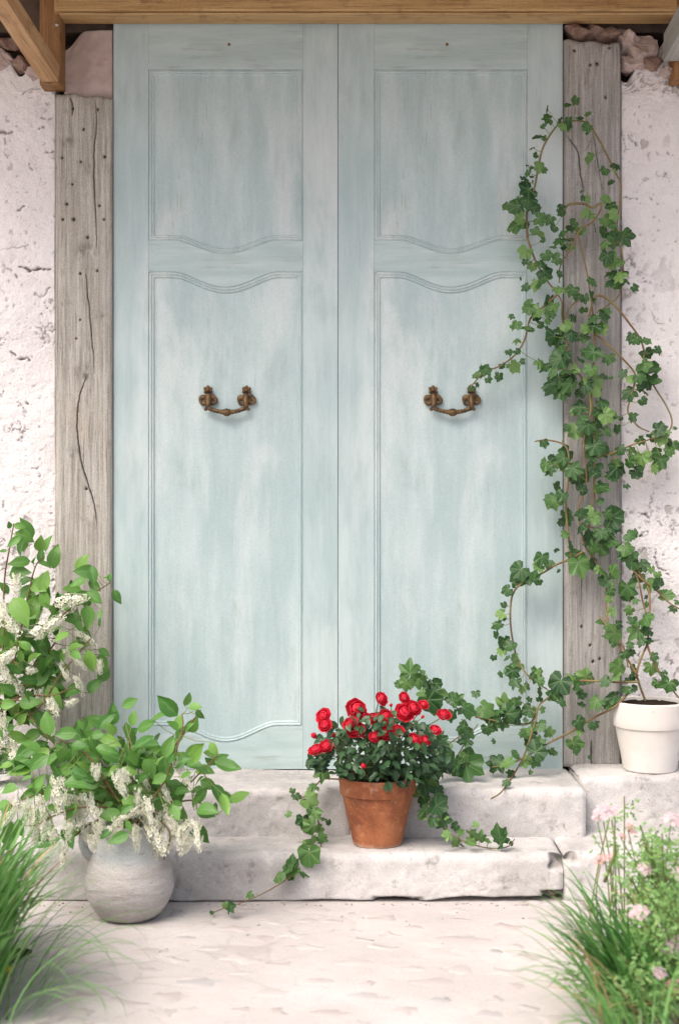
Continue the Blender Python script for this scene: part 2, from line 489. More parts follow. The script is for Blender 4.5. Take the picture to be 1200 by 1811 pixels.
STEEL = m_plain('zinc_screw', (0.5, 0.5, 0.48), 0.35, (0.35, 0.35, 0.34), 200, 0.1, 0.5, 0.9)
TERRA, WHITEPOT, JUG = m_terracotta(), m_whitepot(), m_jug()
IVY = m_leaf('ivy_leaf', (0.017, 0.062, 0.018), (0.058, 0.150, 0.034), (0.20, 0.31, 0.14), (0.15, 0.27, 0.075), 0.45, 0.18)
IVY_YOUNG = m_leaf('young_ivy_leaf', (0.055, 0.145, 0.035), (0.12, 0.235, 0.06), (0.26, 0.38, 0.17), None, 0.45, 0.25)
CHERRY = m_leaf('bird_cherry_leaf', (0.042, 0.145, 0.025), (0.145, 0.32, 0.060), (0.16, 0.31, 0.10), (0.17, 0.34, 0.06), 0.45, 0.25)
ROSELEAF = m_leaf('rose_leaf', (0.017, 0.054, 0.020), (0.045, 0.108, 0.040), (0.08, 0.14, 0.07), None, 0.4, 0.12)
GRASS = m_leaf('grass_blade', (0.065, 0.20, 0.04), (0.21, 0.42, 0.12), (0.16, 0.30, 0.10), (0.25, 0.38, 0.17), 0.45, 0.3)
DAYLILY = m_leaf('lily_blade', (0.035, 0.13, 0.028), (0.095, 0.26, 0.055), (0.12, 0.26, 0.07), None, 0.4, 0.25)
FEATHER = m_leaf('feathery_foliage', (0.12, 0.28, 0.07), (0.29, 0.48, 0.16), (0.2, 0.35, 0.1), (0.28, 0.42, 0.13), 0.5, 0.35)
DRY = m_plain('dry_blade', (0.46, 0.33, 0.17), 0.7, (0.34, 0.22, 0.10), 30, 0.1)
IVYSTEM = m_plain('ivy_stem', (0.20, 0.115, 0.06), 0.7, (0.21, 0.18, 0.07), 25, 0.3)
GREENSTEM = m_plain('green_stem', (0.15, 0.22, 0.07), 0.6, (0.20, 0.18, 0.07), 30, 0.1)
BARK = m_plain('red_brown_twig', (0.14, 0.065, 0.035), 0.7, (0.17, 0.15, 0.06), 25, 0.3)
WHITEPETAL = m_petal('white_petal', (0.73, 0.725, 0.60), (0.83, 0.83, 0.74))
CENTRE = m_plain('flower_centre', (0.42, 0.40, 0.14), 0.7, (0.36, 0.36, 0.12), 80, 0.1)
REDPETAL = m_petal('red_petal', (0.50, 0.007, 0.016), (0.68, 0.02, 0.05), 0.2, 0.5, (0.74, 0.035, 0.07))
PINKPETAL = m_petal('pink_petal', (0.70, 0.50, 0.54), (0.76, 0.64, 0.66), 0.3)
CORALPETAL = m_petal('coral_petal', (0.66, 0.30, 0.30), (0.74, 0.44, 0.42), 0.3)
YELLOW = m_petal('yellow_petal', (0.75, 0.50, 0.02), (0.8, 0.56, 0.03), 0.2)

# ------------------------------------------------------------------ ground: one sheet, fine where the photo sees it
rng = np.random.RandomState(3)
def spread_axis(a, b, step, far, k=1.35):
    c = list(np.arange(a, b + step * 0.5, step))
    s = step; lo = [];
    x = a
    while x > -far: s *= k; x -= s; lo.append(x)
    s = step; hi = []; x = b
    while x < far: s *= k; x += s; hi.append(x)
    return np.array(lo[::-1] + c + hi)
gx = spread_axis(-1.05, 1.05, 0.006, 120); gy = spread_axis(-1.45, -0.42, 0.006, 120)
X, Y = np.meshgrid(gx, gy, indexing='ij')
near = (np.abs(X) < 1.3) & (Y > -1.8) & (Y < -0.2)
H = 0.0022 * fbm(X * 9, Y * 9, 4, 1) + 0.0030 * fbm(X * 3, Y * 3, 2, 5)
# ragged cells of worn flags: a step between neighbours and a thin joint
pts = np.c_[rng.uniform(-1.2, 1.2, 260), rng.uniform(-1.6, -0.3, 260)]
hv = rng.uniform(-0.0022, 0.0022, 260)
wx = X + 0.030 * fbm(X * 12, Y * 12, 3, 9); wy = Y + 0.030 * fbm(X * 12, Y * 12, 3, 12)
d1 = np.full(X.shape, 9.0); d2 = np.full(X.shape, 9.0); hi_ = np.zeros(X.shape)
idx = np.where(near)
qx, qy = wx[idx], wy[idx]
a1 = np.full(qx.shape, 9.0); a2 = np.full(qx.shape, 9.0); ah = np.zeros(qx.shape)
for (ax, ay), h in zip(pts, hv):
    dd = np.hypot((qx - ax) * 0.75, qy - ay)
    m1 = dd < a1
    a2 = np.where(m1, a1, np.minimum(a2, dd)); ah = np.where(m1, h, ah); a1 = np.where(m1, dd, a1)
joint = 1 - sstep(0.0, 0.006, a2 - a1)
jm = sstep(-0.15, 0.25, fbm(qx * 3, qy * 3, 3, 21))
H[idx] += ah * .35 - 0.0012 * joint * jm
dirt = np.zeros(X.shape); dirt[idx] = joint * jm * 0.40
H = np.where(near, H, 0)
nx, ny = len(gx), len(gy)
gi = np.arange(nx * ny).reshape(nx, ny)
Q = np.stack([gi[:-1, :-1], gi[1:, :-1], gi[1:, 1:], gi[:-1, 1:]], -1).reshape(-1, 4)
ground = link('ground', np_mesh('ground', np.stack([X, Y, H], -1).reshape(-1, 3), Q, [GROUND], True, {'dirt': dirt.ravel()}))
tag(ground, 'pale pinkish worn stone paving in front of the steps', kind='structure')

rnd = random.Random(11)
flag_meshes = []
for k in range(8):
    n = rnd.randint(11, 14); r0 = []
    for i in range(n): r0.append(rnd.uniform(0.45, 1.15))
    V = [(0, 0, 0.0008)]; 
    for i in range(n):
        a = 2 * math.pi * i / n + rnd.uniform(-0.2, 0.2)
        V.append((math.cos(a) * r0[i] * 0.80, math.sin(a) * r0[i] * 0.80, 0.0007 + rnd.uniform(-0.0003, 0.0003)))
    for i in range(n):
        v = V[1 + i]; V.append((v[0] / 0.80, v[1] / 0.80, -0.003))
    Fc = [(0, 1 + i, 1 + (i + 1) % n) for i in range(n)] + [(1 + i, 1 + n + i, 1 + n + (i + 1) % n, 1 + (i + 1) % n) for i in range(n)]
    flag_meshes.append(mesh('paving_stone', V, Fc, [FLAG]))
placed = []
for i in range(900):
    if len(placed) >= 110: break
    x = rnd.uniform(-0.75, 0.70); y = rnd.uniform(-1.36, -0.52)
    s = rnd.uniform(0.022, 0.055)
    if any((x - a) ** 2 + (y - b) ** 2 < (s + c) ** 2 * 1.2 for a, b, c in placed): continue
    placed.append((x, y, s))
    o = link('paving_stone', rnd.choice(flag_meshes), ground, (x, y, float(H[np.abs(gx - x).argmin(), np.abs(gy - y).argmin()])))
    o.rotation_euler = (0, 0, rnd.uniform(-0.5, 0.5) + rnd.choice((0, math.pi)))
    o.scale = (s * rnd.uniform(0.9, 1.7), s * rnd.uniform(0.7, 1.1), .7)

m = MB(); rg = random.Random(5)
for i in range(120):
    x, y = rg.uniform(-.85, .8), -0.46 - abs(rg.gauss(0, .22))
    if rg.random() < .6: y = -0.47 - abs(rg.gauss(0, .02))
    r_ = rg.uniform(.0012, .0036); h0 = float(H[np.abs(gx - x).argmin(), np.abs(gy - y).argmin()])
    m.ball((x, y, h0 + r_ * .4), (r_ * rg.uniform(.8, 1.6), r_, r_ * .7), 5, 4)
grit = link('grit', m.me('grit', [m_plain('grit_stone', (0.30, 0.25, 0.22), 0.9, (0.50, 0.46, 0.43), 60, 0.2)]))
tag(grit, 'small loose grit scattered on the paving and along the step', kind='stuff')

# ------------------------------------------------------------------ relief slabs (plaster, old posts)
def relief(name, x0, x1, z0, z1, rx, rz, yfront, depth, fn, mats, parent, origin, top_fn=None):
    nx = int((x1 - x0) / rx) + 1; nz = int((z1 - z0) / rz) + 1
    xs = np.linspace(x0, x1, nx); zs = np.linspace(z0, z1, nz)
    Xg, Zg = np.meshgrid(xs, zs, indexing='ij')
    h, d = fn(Xg, Zg)
    if top_fn is not None:
        top = top_fn(xs)[:, None]
        Zg = Zg + np.clip((Zg - (z1 - .16)) / .16, 0, 1) * (top - z1)
    Yg = yfront - h
    # fold the rim back
    P = np.stack([Xg, Yg, Zg], -1)
    P = np.pad(P, ((1, 1), (1, 1), (0, 0)), mode='edge'); d = np.pad(d, 1, mode='edge')
    P[0, :, 1] = P[-1, :, 1] = yfront + depth; P[:, 0, 1] = P[:, -1, 1] = yfront + depth
    gi = np.arange((nx + 2) * (nz + 2)).reshape(nx + 2, nz + 2)
    Q = np.stack([gi[:-1, :-1], gi[1:, :-1], gi[1:, 1:], gi[:-1, 1:]], -1).reshape(-1, 4)
    V = P.reshape(-1, 3) - np.array(origin)
    return link(name, np_mesh(name, V, Q, mats, True, {'dirt': d.ravel()}), parent)

def stamp(Xg, Zg, path, sig, depth, H, D, dirt=1.0, r=4):
    """carve a polyline of width sig into the height field"""
    x0, z0 = Xg[0, 0], Zg[0, 0]; dx = Xg[1, 0] - Xg[0, 0]; dz = Zg[0, 1] - Zg[0, 0]
    nx, nz = Xg.shape
    for (px, pz, k) in path:
        s = sig * k
        i0 = max(int((px - x0 - r * s) / dx), 0); i1 = min(int((px - x0 + r * s) / dx) + 2, nx)
        j0 = max(int((pz - z0 - r * s) / dz), 0); j1 = min(int((pz - z0 + r * s) / dz) + 2, nz)
        if i0 >= i1 or j0 >= j1: continue
        g = np.exp(-((Xg[i0:i1, j0:j1] - px) ** 2 + (Zg[i0:i1, j0:j1] - pz) ** 2) / (2 * s * s))
        H[i0:i1, j0:j1] = np.minimum(H[i0:i1, j0:j1], H[i0:i1, j0:j1] * (1 - g) + (-depth * k) * g)
        D[i0:i1, j0:j1] = np.maximum(D[i0:i1, j0:j1], dirt * g)

def dense(P, step=0.0012, wob=0.0, seed=0, taper=True):
    rr = random.Random(seed)
    out = []
    P = [Vector((a, b, 0)) for a, b in P]
    P = smooth_path(P, 8) if len(P) > 2 else P
    L = 0
    for a, b in zip(P[:-1], P[1:]):
        n = max(int((b - a).length / step), 1)
        for i in range(n): out.append(a.lerp(b, i / n))
    m = len(out); w = 0; res = []
    for i, p in enumerate(out):
        w = w * 0.92 + rr.uniform(-wob, wob)
        t = i / max(m - 1, 1)
        k = (0.45 + 0.55 * math.sin(math.pi * t) ** 0.5) if taper else 1
        res.append((p.x + w, p.y + w * 0.3, k * rr.uniform(0.8, 1.15)))
    return res

def plaster_fn(seed, n_cracks, marks=()):
    def fn(Xg, Zg):
        H = 0.016 * fbm(Xg * 3.2, Zg * 3.2, 2, seed) + 0.006 * fbm(Xg * 11, Zg * 11, 3, seed + 4) + 0.0016 * fbm(Xg * 55, Zg * 55, 3, seed + 8)
        rough_zone = sstep(0.05, 0.40, fbm(Xg * 3.5, Zg * 2.6, 3, seed + 40) + 0.22 * sstep(1.55, 2.1, Zg))
        H += rough_zone * 0.004 * fbm(Xg * 70, Zg * 70, 3, seed + 50)
        # flaked edges of old coats: hairline ridged curves, broken up by a mask
        r1 = np.abs(fbm(Xg * 9 + .6 * fbm(Xg * 40, Zg * 40, 3, seed + 61), Zg * 8 + .6 * fbm(Xg * 40, Zg * 40, 3, seed + 64), 5, seed + 60))
        mk = sstep(0.16, 0.34, fbm(Xg * 16, Zg * 16, 4, seed + 70) + .10 * rough_zone)
        hair = (1 - sstep(0.0, 0.035, r1)) * mk
        H -= 0.0055 * hair
        stain = rough_zone * sstep(0.14, 0.40, fbm(Xg * 60, Zg * 60, 4, seed + 80)) + .8 * sstep(0.44, 0.52, fbm(Xg * 75, Zg * 75, 3, seed + 84))
        H -= 0.003 * np.clip(stain, 0, 1)
        D = np.clip(0.62 * hair + 0.5 * stain, 0, 1)
        rr = random.Random(seed)
        for c in range(n_cracks):
            x = rr.uniform(Xg[0, 0], Xg[-1, 0]); z = rr.uniform(Zg[0, 0], Zg[0, -1])
            a = rr.choice((rr.gauss(0, 0.4), rr.gauss(1.5, 0.5))); L = rr.uniform(0.015, 0.10)
            P = [(x, z)]
            while L > 0:
                a += rr.gauss(0, 0.5); x += math.cos(a) * 0.010; z += math.sin(a) * 0.010; L -= 0.010; P.append((x, z))
            stamp(Xg, Zg, dense(P, 0.0016, 0.0016, c), rr.uniform(0.0007, 0.0013), rr.uniform(0.0015, 0.005), H, D, rr.uniform(0.10, 0.55))
        for c in range(n_cracks):
            x = rr.uniform(Xg[0, 0], Xg[-1, 0]); z = rr.uniform(Zg[0, 0], Zg[0, -1])
            stamp(Xg, Zg, [(x + rr.gauss(0, 0.002), z + rr.gauss(0, 0.002), rr.uniform(0.6, 1.2)) for _ in range(3)], rr.uniform(0.0012, 0.003), rr.uniform(0.003, 0.009), H, D, rr.uniform(0.2, 0.8))
        for q, (P, sg, dp) in enumerate(marks):
            w = [(W(a, b, 0).x, W(a, b, 0).z) for a, b in P]
            line = dense(w, 0.0012, 0.0, q)
            ph = rr.uniform(0, 50); out = []
            for k_, (x, z, kk) in enumerate(line):      # jagged, broken line
                n1 = float(fbm(np.array(k_ * .11 + ph), np.array(2.7), 4, seed)); n2 = float(fbm(np.array(k_ * .11 + ph), np.array(8.1), 4, seed + 2)); n3 = float(fbm(np.array(k_ * .2 + ph), np.array(4.4), 2, seed + 5))
                if n3 > -.22: out.append((x + n1 * .009, z + n2 * .009, kk * (1 + 1.3 * n3)))
            stamp(Xg, Zg, out, sg * .6, dp * .8, H, D, 0.75)
        chipm = sstep(0.30, 0.33, fbm(Xg * 30, Zg * 24, 4, seed + 90)) * sstep(0.0, .25, fbm(Xg * 5, Zg * 4, 3, seed + 95) + .12 * sstep(1.5, 2.1, Zg))
        H -= 0.004 * chipm
        D = np.maximum(D, chipm * .45)
        return H, D
    return fn

XL, XR = W(97, 0, 0).x, W(1099, 0, 0).x
house = thing('house_wall', (0, 0.2, 0), 'old limewashed plaster house wall on both sides of the tall doors', 'wall')
ho = (0, 0.2, 0)
top_l = lambda xs: 2.275 + 0.045 * np.sin(xs * 23) + 0.02 * np.sin(xs * 71)
top_r = lambda xs: 2.262 + 0.05 * np.sin(xs * 19 + 2.2) + 0.018 * np.sin(xs * 83)
marks_l = [([(18, 620), (30, 632), (45, 634), (60, 632)], 0.0020, 0.014), ([(8, 20 + 455), (22, 478), (30, 492), (40, 505)], 0.0016, 0.01),
           ([(30, 470), (55, 476), (75, 474), (92, 476)], 0.0024, 0.016), ([(62, 225), (76, 222), (78, 232)], 0.0030, 0.016),
           ([(80, 268), (96, 264)], 0.002, 0.012), ([(0, 232), (20, 231)], 0.0028, 0.012), ([(30, 370), (44, 362)], 0.0018, 0.01),
           ([(70, 208), (94, 206)], 0.0016, 0.01), ([(44, 710), (54, 716)], 0.0018, 0.012), ([(58, 832), (70, 828)], 0.0018, 0.01),
           ([(80, 907), (94, 908)], 0.0022, 0.014), ([(48, 280), (55, 300)], 0.0016, 0.009)]
marks_r = [([(1110, 235), (1122, 248), (1135, 256)], 0.0016, 0.01), ([(1180, 265), (1186, 272)], 0.003, 0.014), ([(1130, 497), (1155, 498)], 0.0013, 0.009),
           ([(1150, 545), (1160, 565), (1172, 575)], 0.0013, 0.009), ([(1160, 970), (1162, 1000), (1175, 1010), (1190, 1030)], 0.0016, 0.010),
           ([(1130, 905), (1150, 915)], 0.0022, 0.014), ([(1100, 345), (1130, 352)], 0.0012, 0.008), ([(1150, 350), (1165, 358)], 0.0018, 0.010),
           ([(1150, 1135), (1170, 1132)], 0.0016, 0.010), ([(1115, 450), (1122, 470)], 0.0020, 0.010)]
relief('plaster', -1.22, XL - 0.001, 0.0, 2.32, 0.0026, 0.0026, 0.012, 0.12, plaster_fn(5, 14, marks_l), [PLASTER], house, ho, top_l)
relief('plaster', XR + 0.001, 1.22, 0.0, 2.32, 0.0026, 0.0026, 0.012, 0.12, plaster_fn(17, 10, marks_r), [PLASTER], house, ho, top_r)
mb = MB()
mb.box(-4, -1.22, -0.01, 0.10, -0.1, 2.62); mb.box(1.22, 4, -0.01, 0.10, -0.1, 2.62)
mb.v = [(a, b - 0.2, c) for a, b, c in mb.v]
link('plaster', mb.me('plaster', [PLASTER], False), house)
mb = MB(); mb.box(-4, 4, 0.14, 0.5, -0.1, 2.9); mb.v = [(a, b - 0.2, c) for a, b, c in mb.v]  # wall core; across the doorway it is added backing that keeps the gaps dark
link('masonry_backing', mb.me('masonry_backing', [CORE], False), house)
mb = MB(); mb.box(-1.22, 1.22, 0.03, 0.139, 2.345, 2.62); mb.v = [(a, b - 0.2, c) for a, b, c in mb.v]
link('masonry_backing', mb.me('masonry_backing', [CORE], False), house)

def blocky(seed, sx, sy, sz, amp=0.25, n=26, m=18):
    b = MB(); b.ball((0, 0, 0), 1.0, n, m)
    rr = random.Random(seed); out = []
    cuts = [(Vector((rr.gauss(0, 1), rr.gauss(0, 1), rr.gauss(0, 1))).normalized(), rr.uniform(0.42, 0.8)) for _ in range(13)]
    for v in b.v:
        v = Vector(v)
        for d, k in cuts:
            e = v.dot(d) - k
            if e > 0: v = v - d * e
        v *= 1 + amp * 0.25 * rr.uniform(-1, 1)
        out.append((v.x, v.y, v.z))
    a = np.array(out); k = 1 + .35 * fbm(a[:, 0] * 2.2 + a[:, 2], a[:, 1] * 2.2 - a[:, 2], 3, seed) * amp * 4
    b.v = [(x * q * sx * 1.35, y * q * sy * 1.35, z * q * sz * 1.35) for (x, y, z), q in zip(out, k)]
    return b
# exposed stones at the top of the wall, left and right
for i, (px, py, w, h, m) in enumerate([(1020, 62, 26, 18, RUBBLE), (1048, 58, 24, 14, RUBBLE), (1075, 62, 26, 16, RUBBLE), (1108, 78, 30, 26, PINKBLOCK), (1128, 95, 32, 34, PINKBLOCK), (1150, 118, 30, 16, RUBBLE), (1112, 118, 24, 16, PINKBLOCK),
                                       (1178, 130, 24, 14, PINKBLOCK), (8, 108, 30, 18, PINKBLOCK), (38, 116, 22, 14, RUBBLE), (70, 130, 30, 16, PINKBLOCK), (25, 80, 26, 16, RUBBLE)]):
    p = W(px, py, 0.03)
    o = link('stone', blocky(40 + i, w / 625 / 1.15, 0.045, h / 625 / 1.2).me('stone', [m], False), house, p - Vector(ho))
def block_fn(Xg, Zg):
    return 0.010 * fbm(Xg * 12, Zg * 12, 3, 61) + 0.002 * fbm(Xg * 60, Zg * 60, 2, 63) - 0.03 * sstep(-0.83, -0.76, -(-Xg) ) * 0, np.clip(0.5 * sstep(0.25, 0.4, fbm(Xg * 30, Zg * 30, 3, 66)), 0, 1)
relief('stone', W(112, 0, 0).x, W(197.5, 0, 0).x, W(0, 172, 0).z, W(0, 50, 0).z, 0.003, 0.003, 0.018, 0.1, block_fn, [PINKBLOCK], house, ho,
       lambda xs: W(0, 50, 0).z - 0.055 * (1 - sstep(W(112, 0, 0).x, W(150, 0, 0).x, xs)))

# ------------------------------------------------------------------ the two old posts
def post(px0, px1, pytop, pybot, cracks, holes, mat, label, seed, slots=()):
    YF = -0.012
    a, b = W(px0, pybot, YF), W(px1, pytop, YF)
    t = thing('timber_post', ((a.x + b.x) / 2, YF, a.z), label, 'post', 'old posts framing the doorway')
    org = t.location
    def fn(Xg, Zg):
        H = 0.0035 * fbm(Xg * 9, Zg * 1.2, 3, seed) + 0.0016 * fbm(Xg * 120, Zg * 5, 3, seed + 3) + 0.001 * fbm(Xg * 40, Zg * 30, 2, seed + 6)
        e = np.minimum(Xg - Xg[0, 0], Xg[-1, 0] - Xg)
        nk = 0.5 + 0.5 * (fbm(Zg * 7 + Xg * 0, Zg * 0 + 3.1, 3, seed + 9) > 0.1)
        H -= 0.010 * np.exp(-e / (0.003 + 0.002 * nk)) 
        ez = np.minimum(Zg - Zg[0, 0], Zg[0, -1] - Zg)
        H -= 0.010 * np.exp(-ez / 0.006)
        D = 0.30 * np.exp(-e / 0.0025)
        for P, sg, dp in cracks:
            q = [(W(x, y, YF).x, W(x, y, YF).z) for x, y in P]
            stamp(Xg, Zg, dense(q, 0.0010, 0.00045, len(P)), sg * .48, dp * .6, H, D, 0.85)
        for x, y, r in holes:
            r = r * .8; p = W(x, y, YF)
            stamp(Xg, Zg, [(p.x, p.z, 1.0)], r, 0.012, H, D, 0.9)
        for x, y, r in slots:      # knots: a shallow rough dish
            p = W(x, y, YF)
            dd = np.hypot((Xg - p.x) / 1.0, (Zg - p.z) / 0.6)
            g = np.exp(-(dd / r) ** 2)
            nz_ = fbm(Xg * 90, Zg * 40, 4, seed + 33); H += g * (0.006 * nz_ - 0.003)
            D = np.maximum(D, g * sstep(-.1, .5, nz_) * .7)
        rr = random.Random(seed)
        for c in range(26):        # fine drying checks along the grain
            x = rr.uniform(Xg[0, 0] + .01, Xg[-1, 0] - .01); z = rr.uniform(Zg[0, 0], Zg[0, -1]); L = rr.uniform(0.03, 0.16)
            stamp(Xg, Zg, dense([(x, z), (x + rr.gauss(0, .0015), z + L / 2), (x + rr.gauss(0, .003), z + L)], 0.0016, 0.0001, c), 0.0007, 0.003, H, D, 0.5)
        return H, D
    slope = (lambda xs: b.z - 0.010 * sstep(0, 1, (xs - a.x) / (b.x - a.x)) + 0.003 * np.sin(xs * 90))
    relief('post_face', a.x, b.x, a.z, b.z, 0.0013, 0.0030, YF, 0.14, fn, [mat], t, org, slope)
    for x, y, r in holes:
        if r < 0.0024: continue
        m = MB(); m.ball((0, 0, 0), (r * 0.9, 0.003, r * 0.9), 7, 4)
        link('nail', m.me('nail', [HOLE]), t, W(x, y, YF) - Vector(org) + Vector((0, 0.006, 0)))  # not real nails: dark discs that put the shade of the nail holes into colour
    return t
post(97, 198.5, 163, 1357, [([(168, 172), (171, 215), (167, 260), (166, 310), (169, 370), (172, 440)], 0.0017, 0.02), ([(152, 482), (158, 550), (163, 605), (167, 648)], 0.0016, 0.02),
     ([(153, 668), (140, 705), (136, 745), (138, 780), (146, 825), (158, 862), (168, 900), (172, 930)], 0.0019, 0.024), ([(125, 172), (128, 188), (127, 204)], 0.0030, 0.012), ([(100, 440), (102, 560), (100, 700)], 0.0012, 0.008)],
     [(129, 191, .0030), (173, 190, .0030), (185, 276, .0036), (110, 278, .0030), (143, 285, .0024), (128, 325, .0024), (118, 360, .0034), (130, 387, .0040), (111, 387, .0030), (176, 363, .0030), (184, 387, .0026), (155, 419, .0034),
      (142, 483, .0032), (172, 478, .0026), (142, 565, .0022), (135, 598, .0022), (153, 864, .0032), (148, 226, .0030), (183, 1297, .003)], WOOD_L,
     'weathered oak post left of the doors, with long cracks and nail holes', 3, [(152, 442, .030), (152, 660, .036), (133, 800, .022), (120, 250, .020), (180, 560, .016)])
post(997, 1097.5, 68, 1357, [([(1000, 238), (1010, 250), (1022, 268), (1025, 300), (1032, 340)], 0.0017, 0.02), ([(1044, 195), (1050, 250), (1058, 300), (1066, 345)], 0.0010, 0.012), ([(1045, 1310), (1044, 1335), (1046, 1356)], 0.0022, 0.02),
     ([(1046, 240), (1036, 262), (1024, 268)], 0.0010, 0.01), ([(1025, 960), (1028, 1020), (1026, 1090)], 0.0010, 0.01), ([(1075, 900), (1078, 980), (1076, 1060)], 0.0009, 0.008)],
     [(1015, 88, .0030), (1077, 77, .0034), (1055, 110, .0036), (1043, 113, .0030), (1070, 171, .0028), (1048, 1170, .0030), (1060, 1165, .0026), (1043, 1141, .0026), (1028, 1108, .0028)], WOOD_R,
     'grey-brown timber post right of the doors, hidden in ivy', 29, [(1094, 205, .012)])

# ------------------------------------------------------------------ doors
DY = 0.004           # front face of stiles and rails
DZB = W(0, 1361, DY).z + 0.002
def extrude(poly, y0, y1, bev=0.0012):
    """poly: list of (x,z) counter-clockwise seen from the camera; a small bevel on the front edge"""
    n = len(poly); V = []
    cx = sum(p[0] for p in poly) / n; cz = sum(p[1] for p in poly) / n
    inn = inset(poly, bev)
    V += [(x, y0, z) for x, z in inn] + [(x, y0 + bev, z) for x, z in poly] + [(x, y1, z) for x, z in poly]
    Fc = [tuple(range(n))]
    for i in range(n):
        j = (i + 1) % n
        Fc.append((i, n + i, n + j, j)); Fc.append((n + i, 2 * n + i, 2 * n + j, n + j))
    Fc.append(tuple(range(3 * n - 1, 2 * n - 1, -1)))
    return V, Fc
def inset(poly, d):
    n = len(poly); out = []
    for i in range(n):
        p0 = Vector(poly[i - 1]); p1 = Vector(poly[i]); p2 = Vector(poly[(i + 1) % n])
        a = (p1 - p0).normalized(); b = (p2 - p1).normalized()
        na = Vector((-a.y, a.x)); nb = Vector((-b.y, b.x))
        m = na + nb
        if m.length < 1e-6: m = na
        m.normalize()
        k = max(m.dot(na), 0.35)
        q = p1 + m * (d / k); out.append((q.x, q.y))
    return out
def ogee(x0, x1, z, dip, n=36):
    """edge that runs level, swings down in the middle and comes back: list of (x,z) from x0 to x1"""
    out = []
    for i in range(n + 1):
        t = i / n
        u = abs(t - 0.5) * 2                 # 0 middle .. 1 ends
        if u > 0.66: f = 0
        else:
            f = 0.5 * (1 + math.cos(math.pi * (u / 0.66))) ; f = f ** 0.8
        out.append((x0 + (x1 - x0) * t, z - dip * f))
    return out

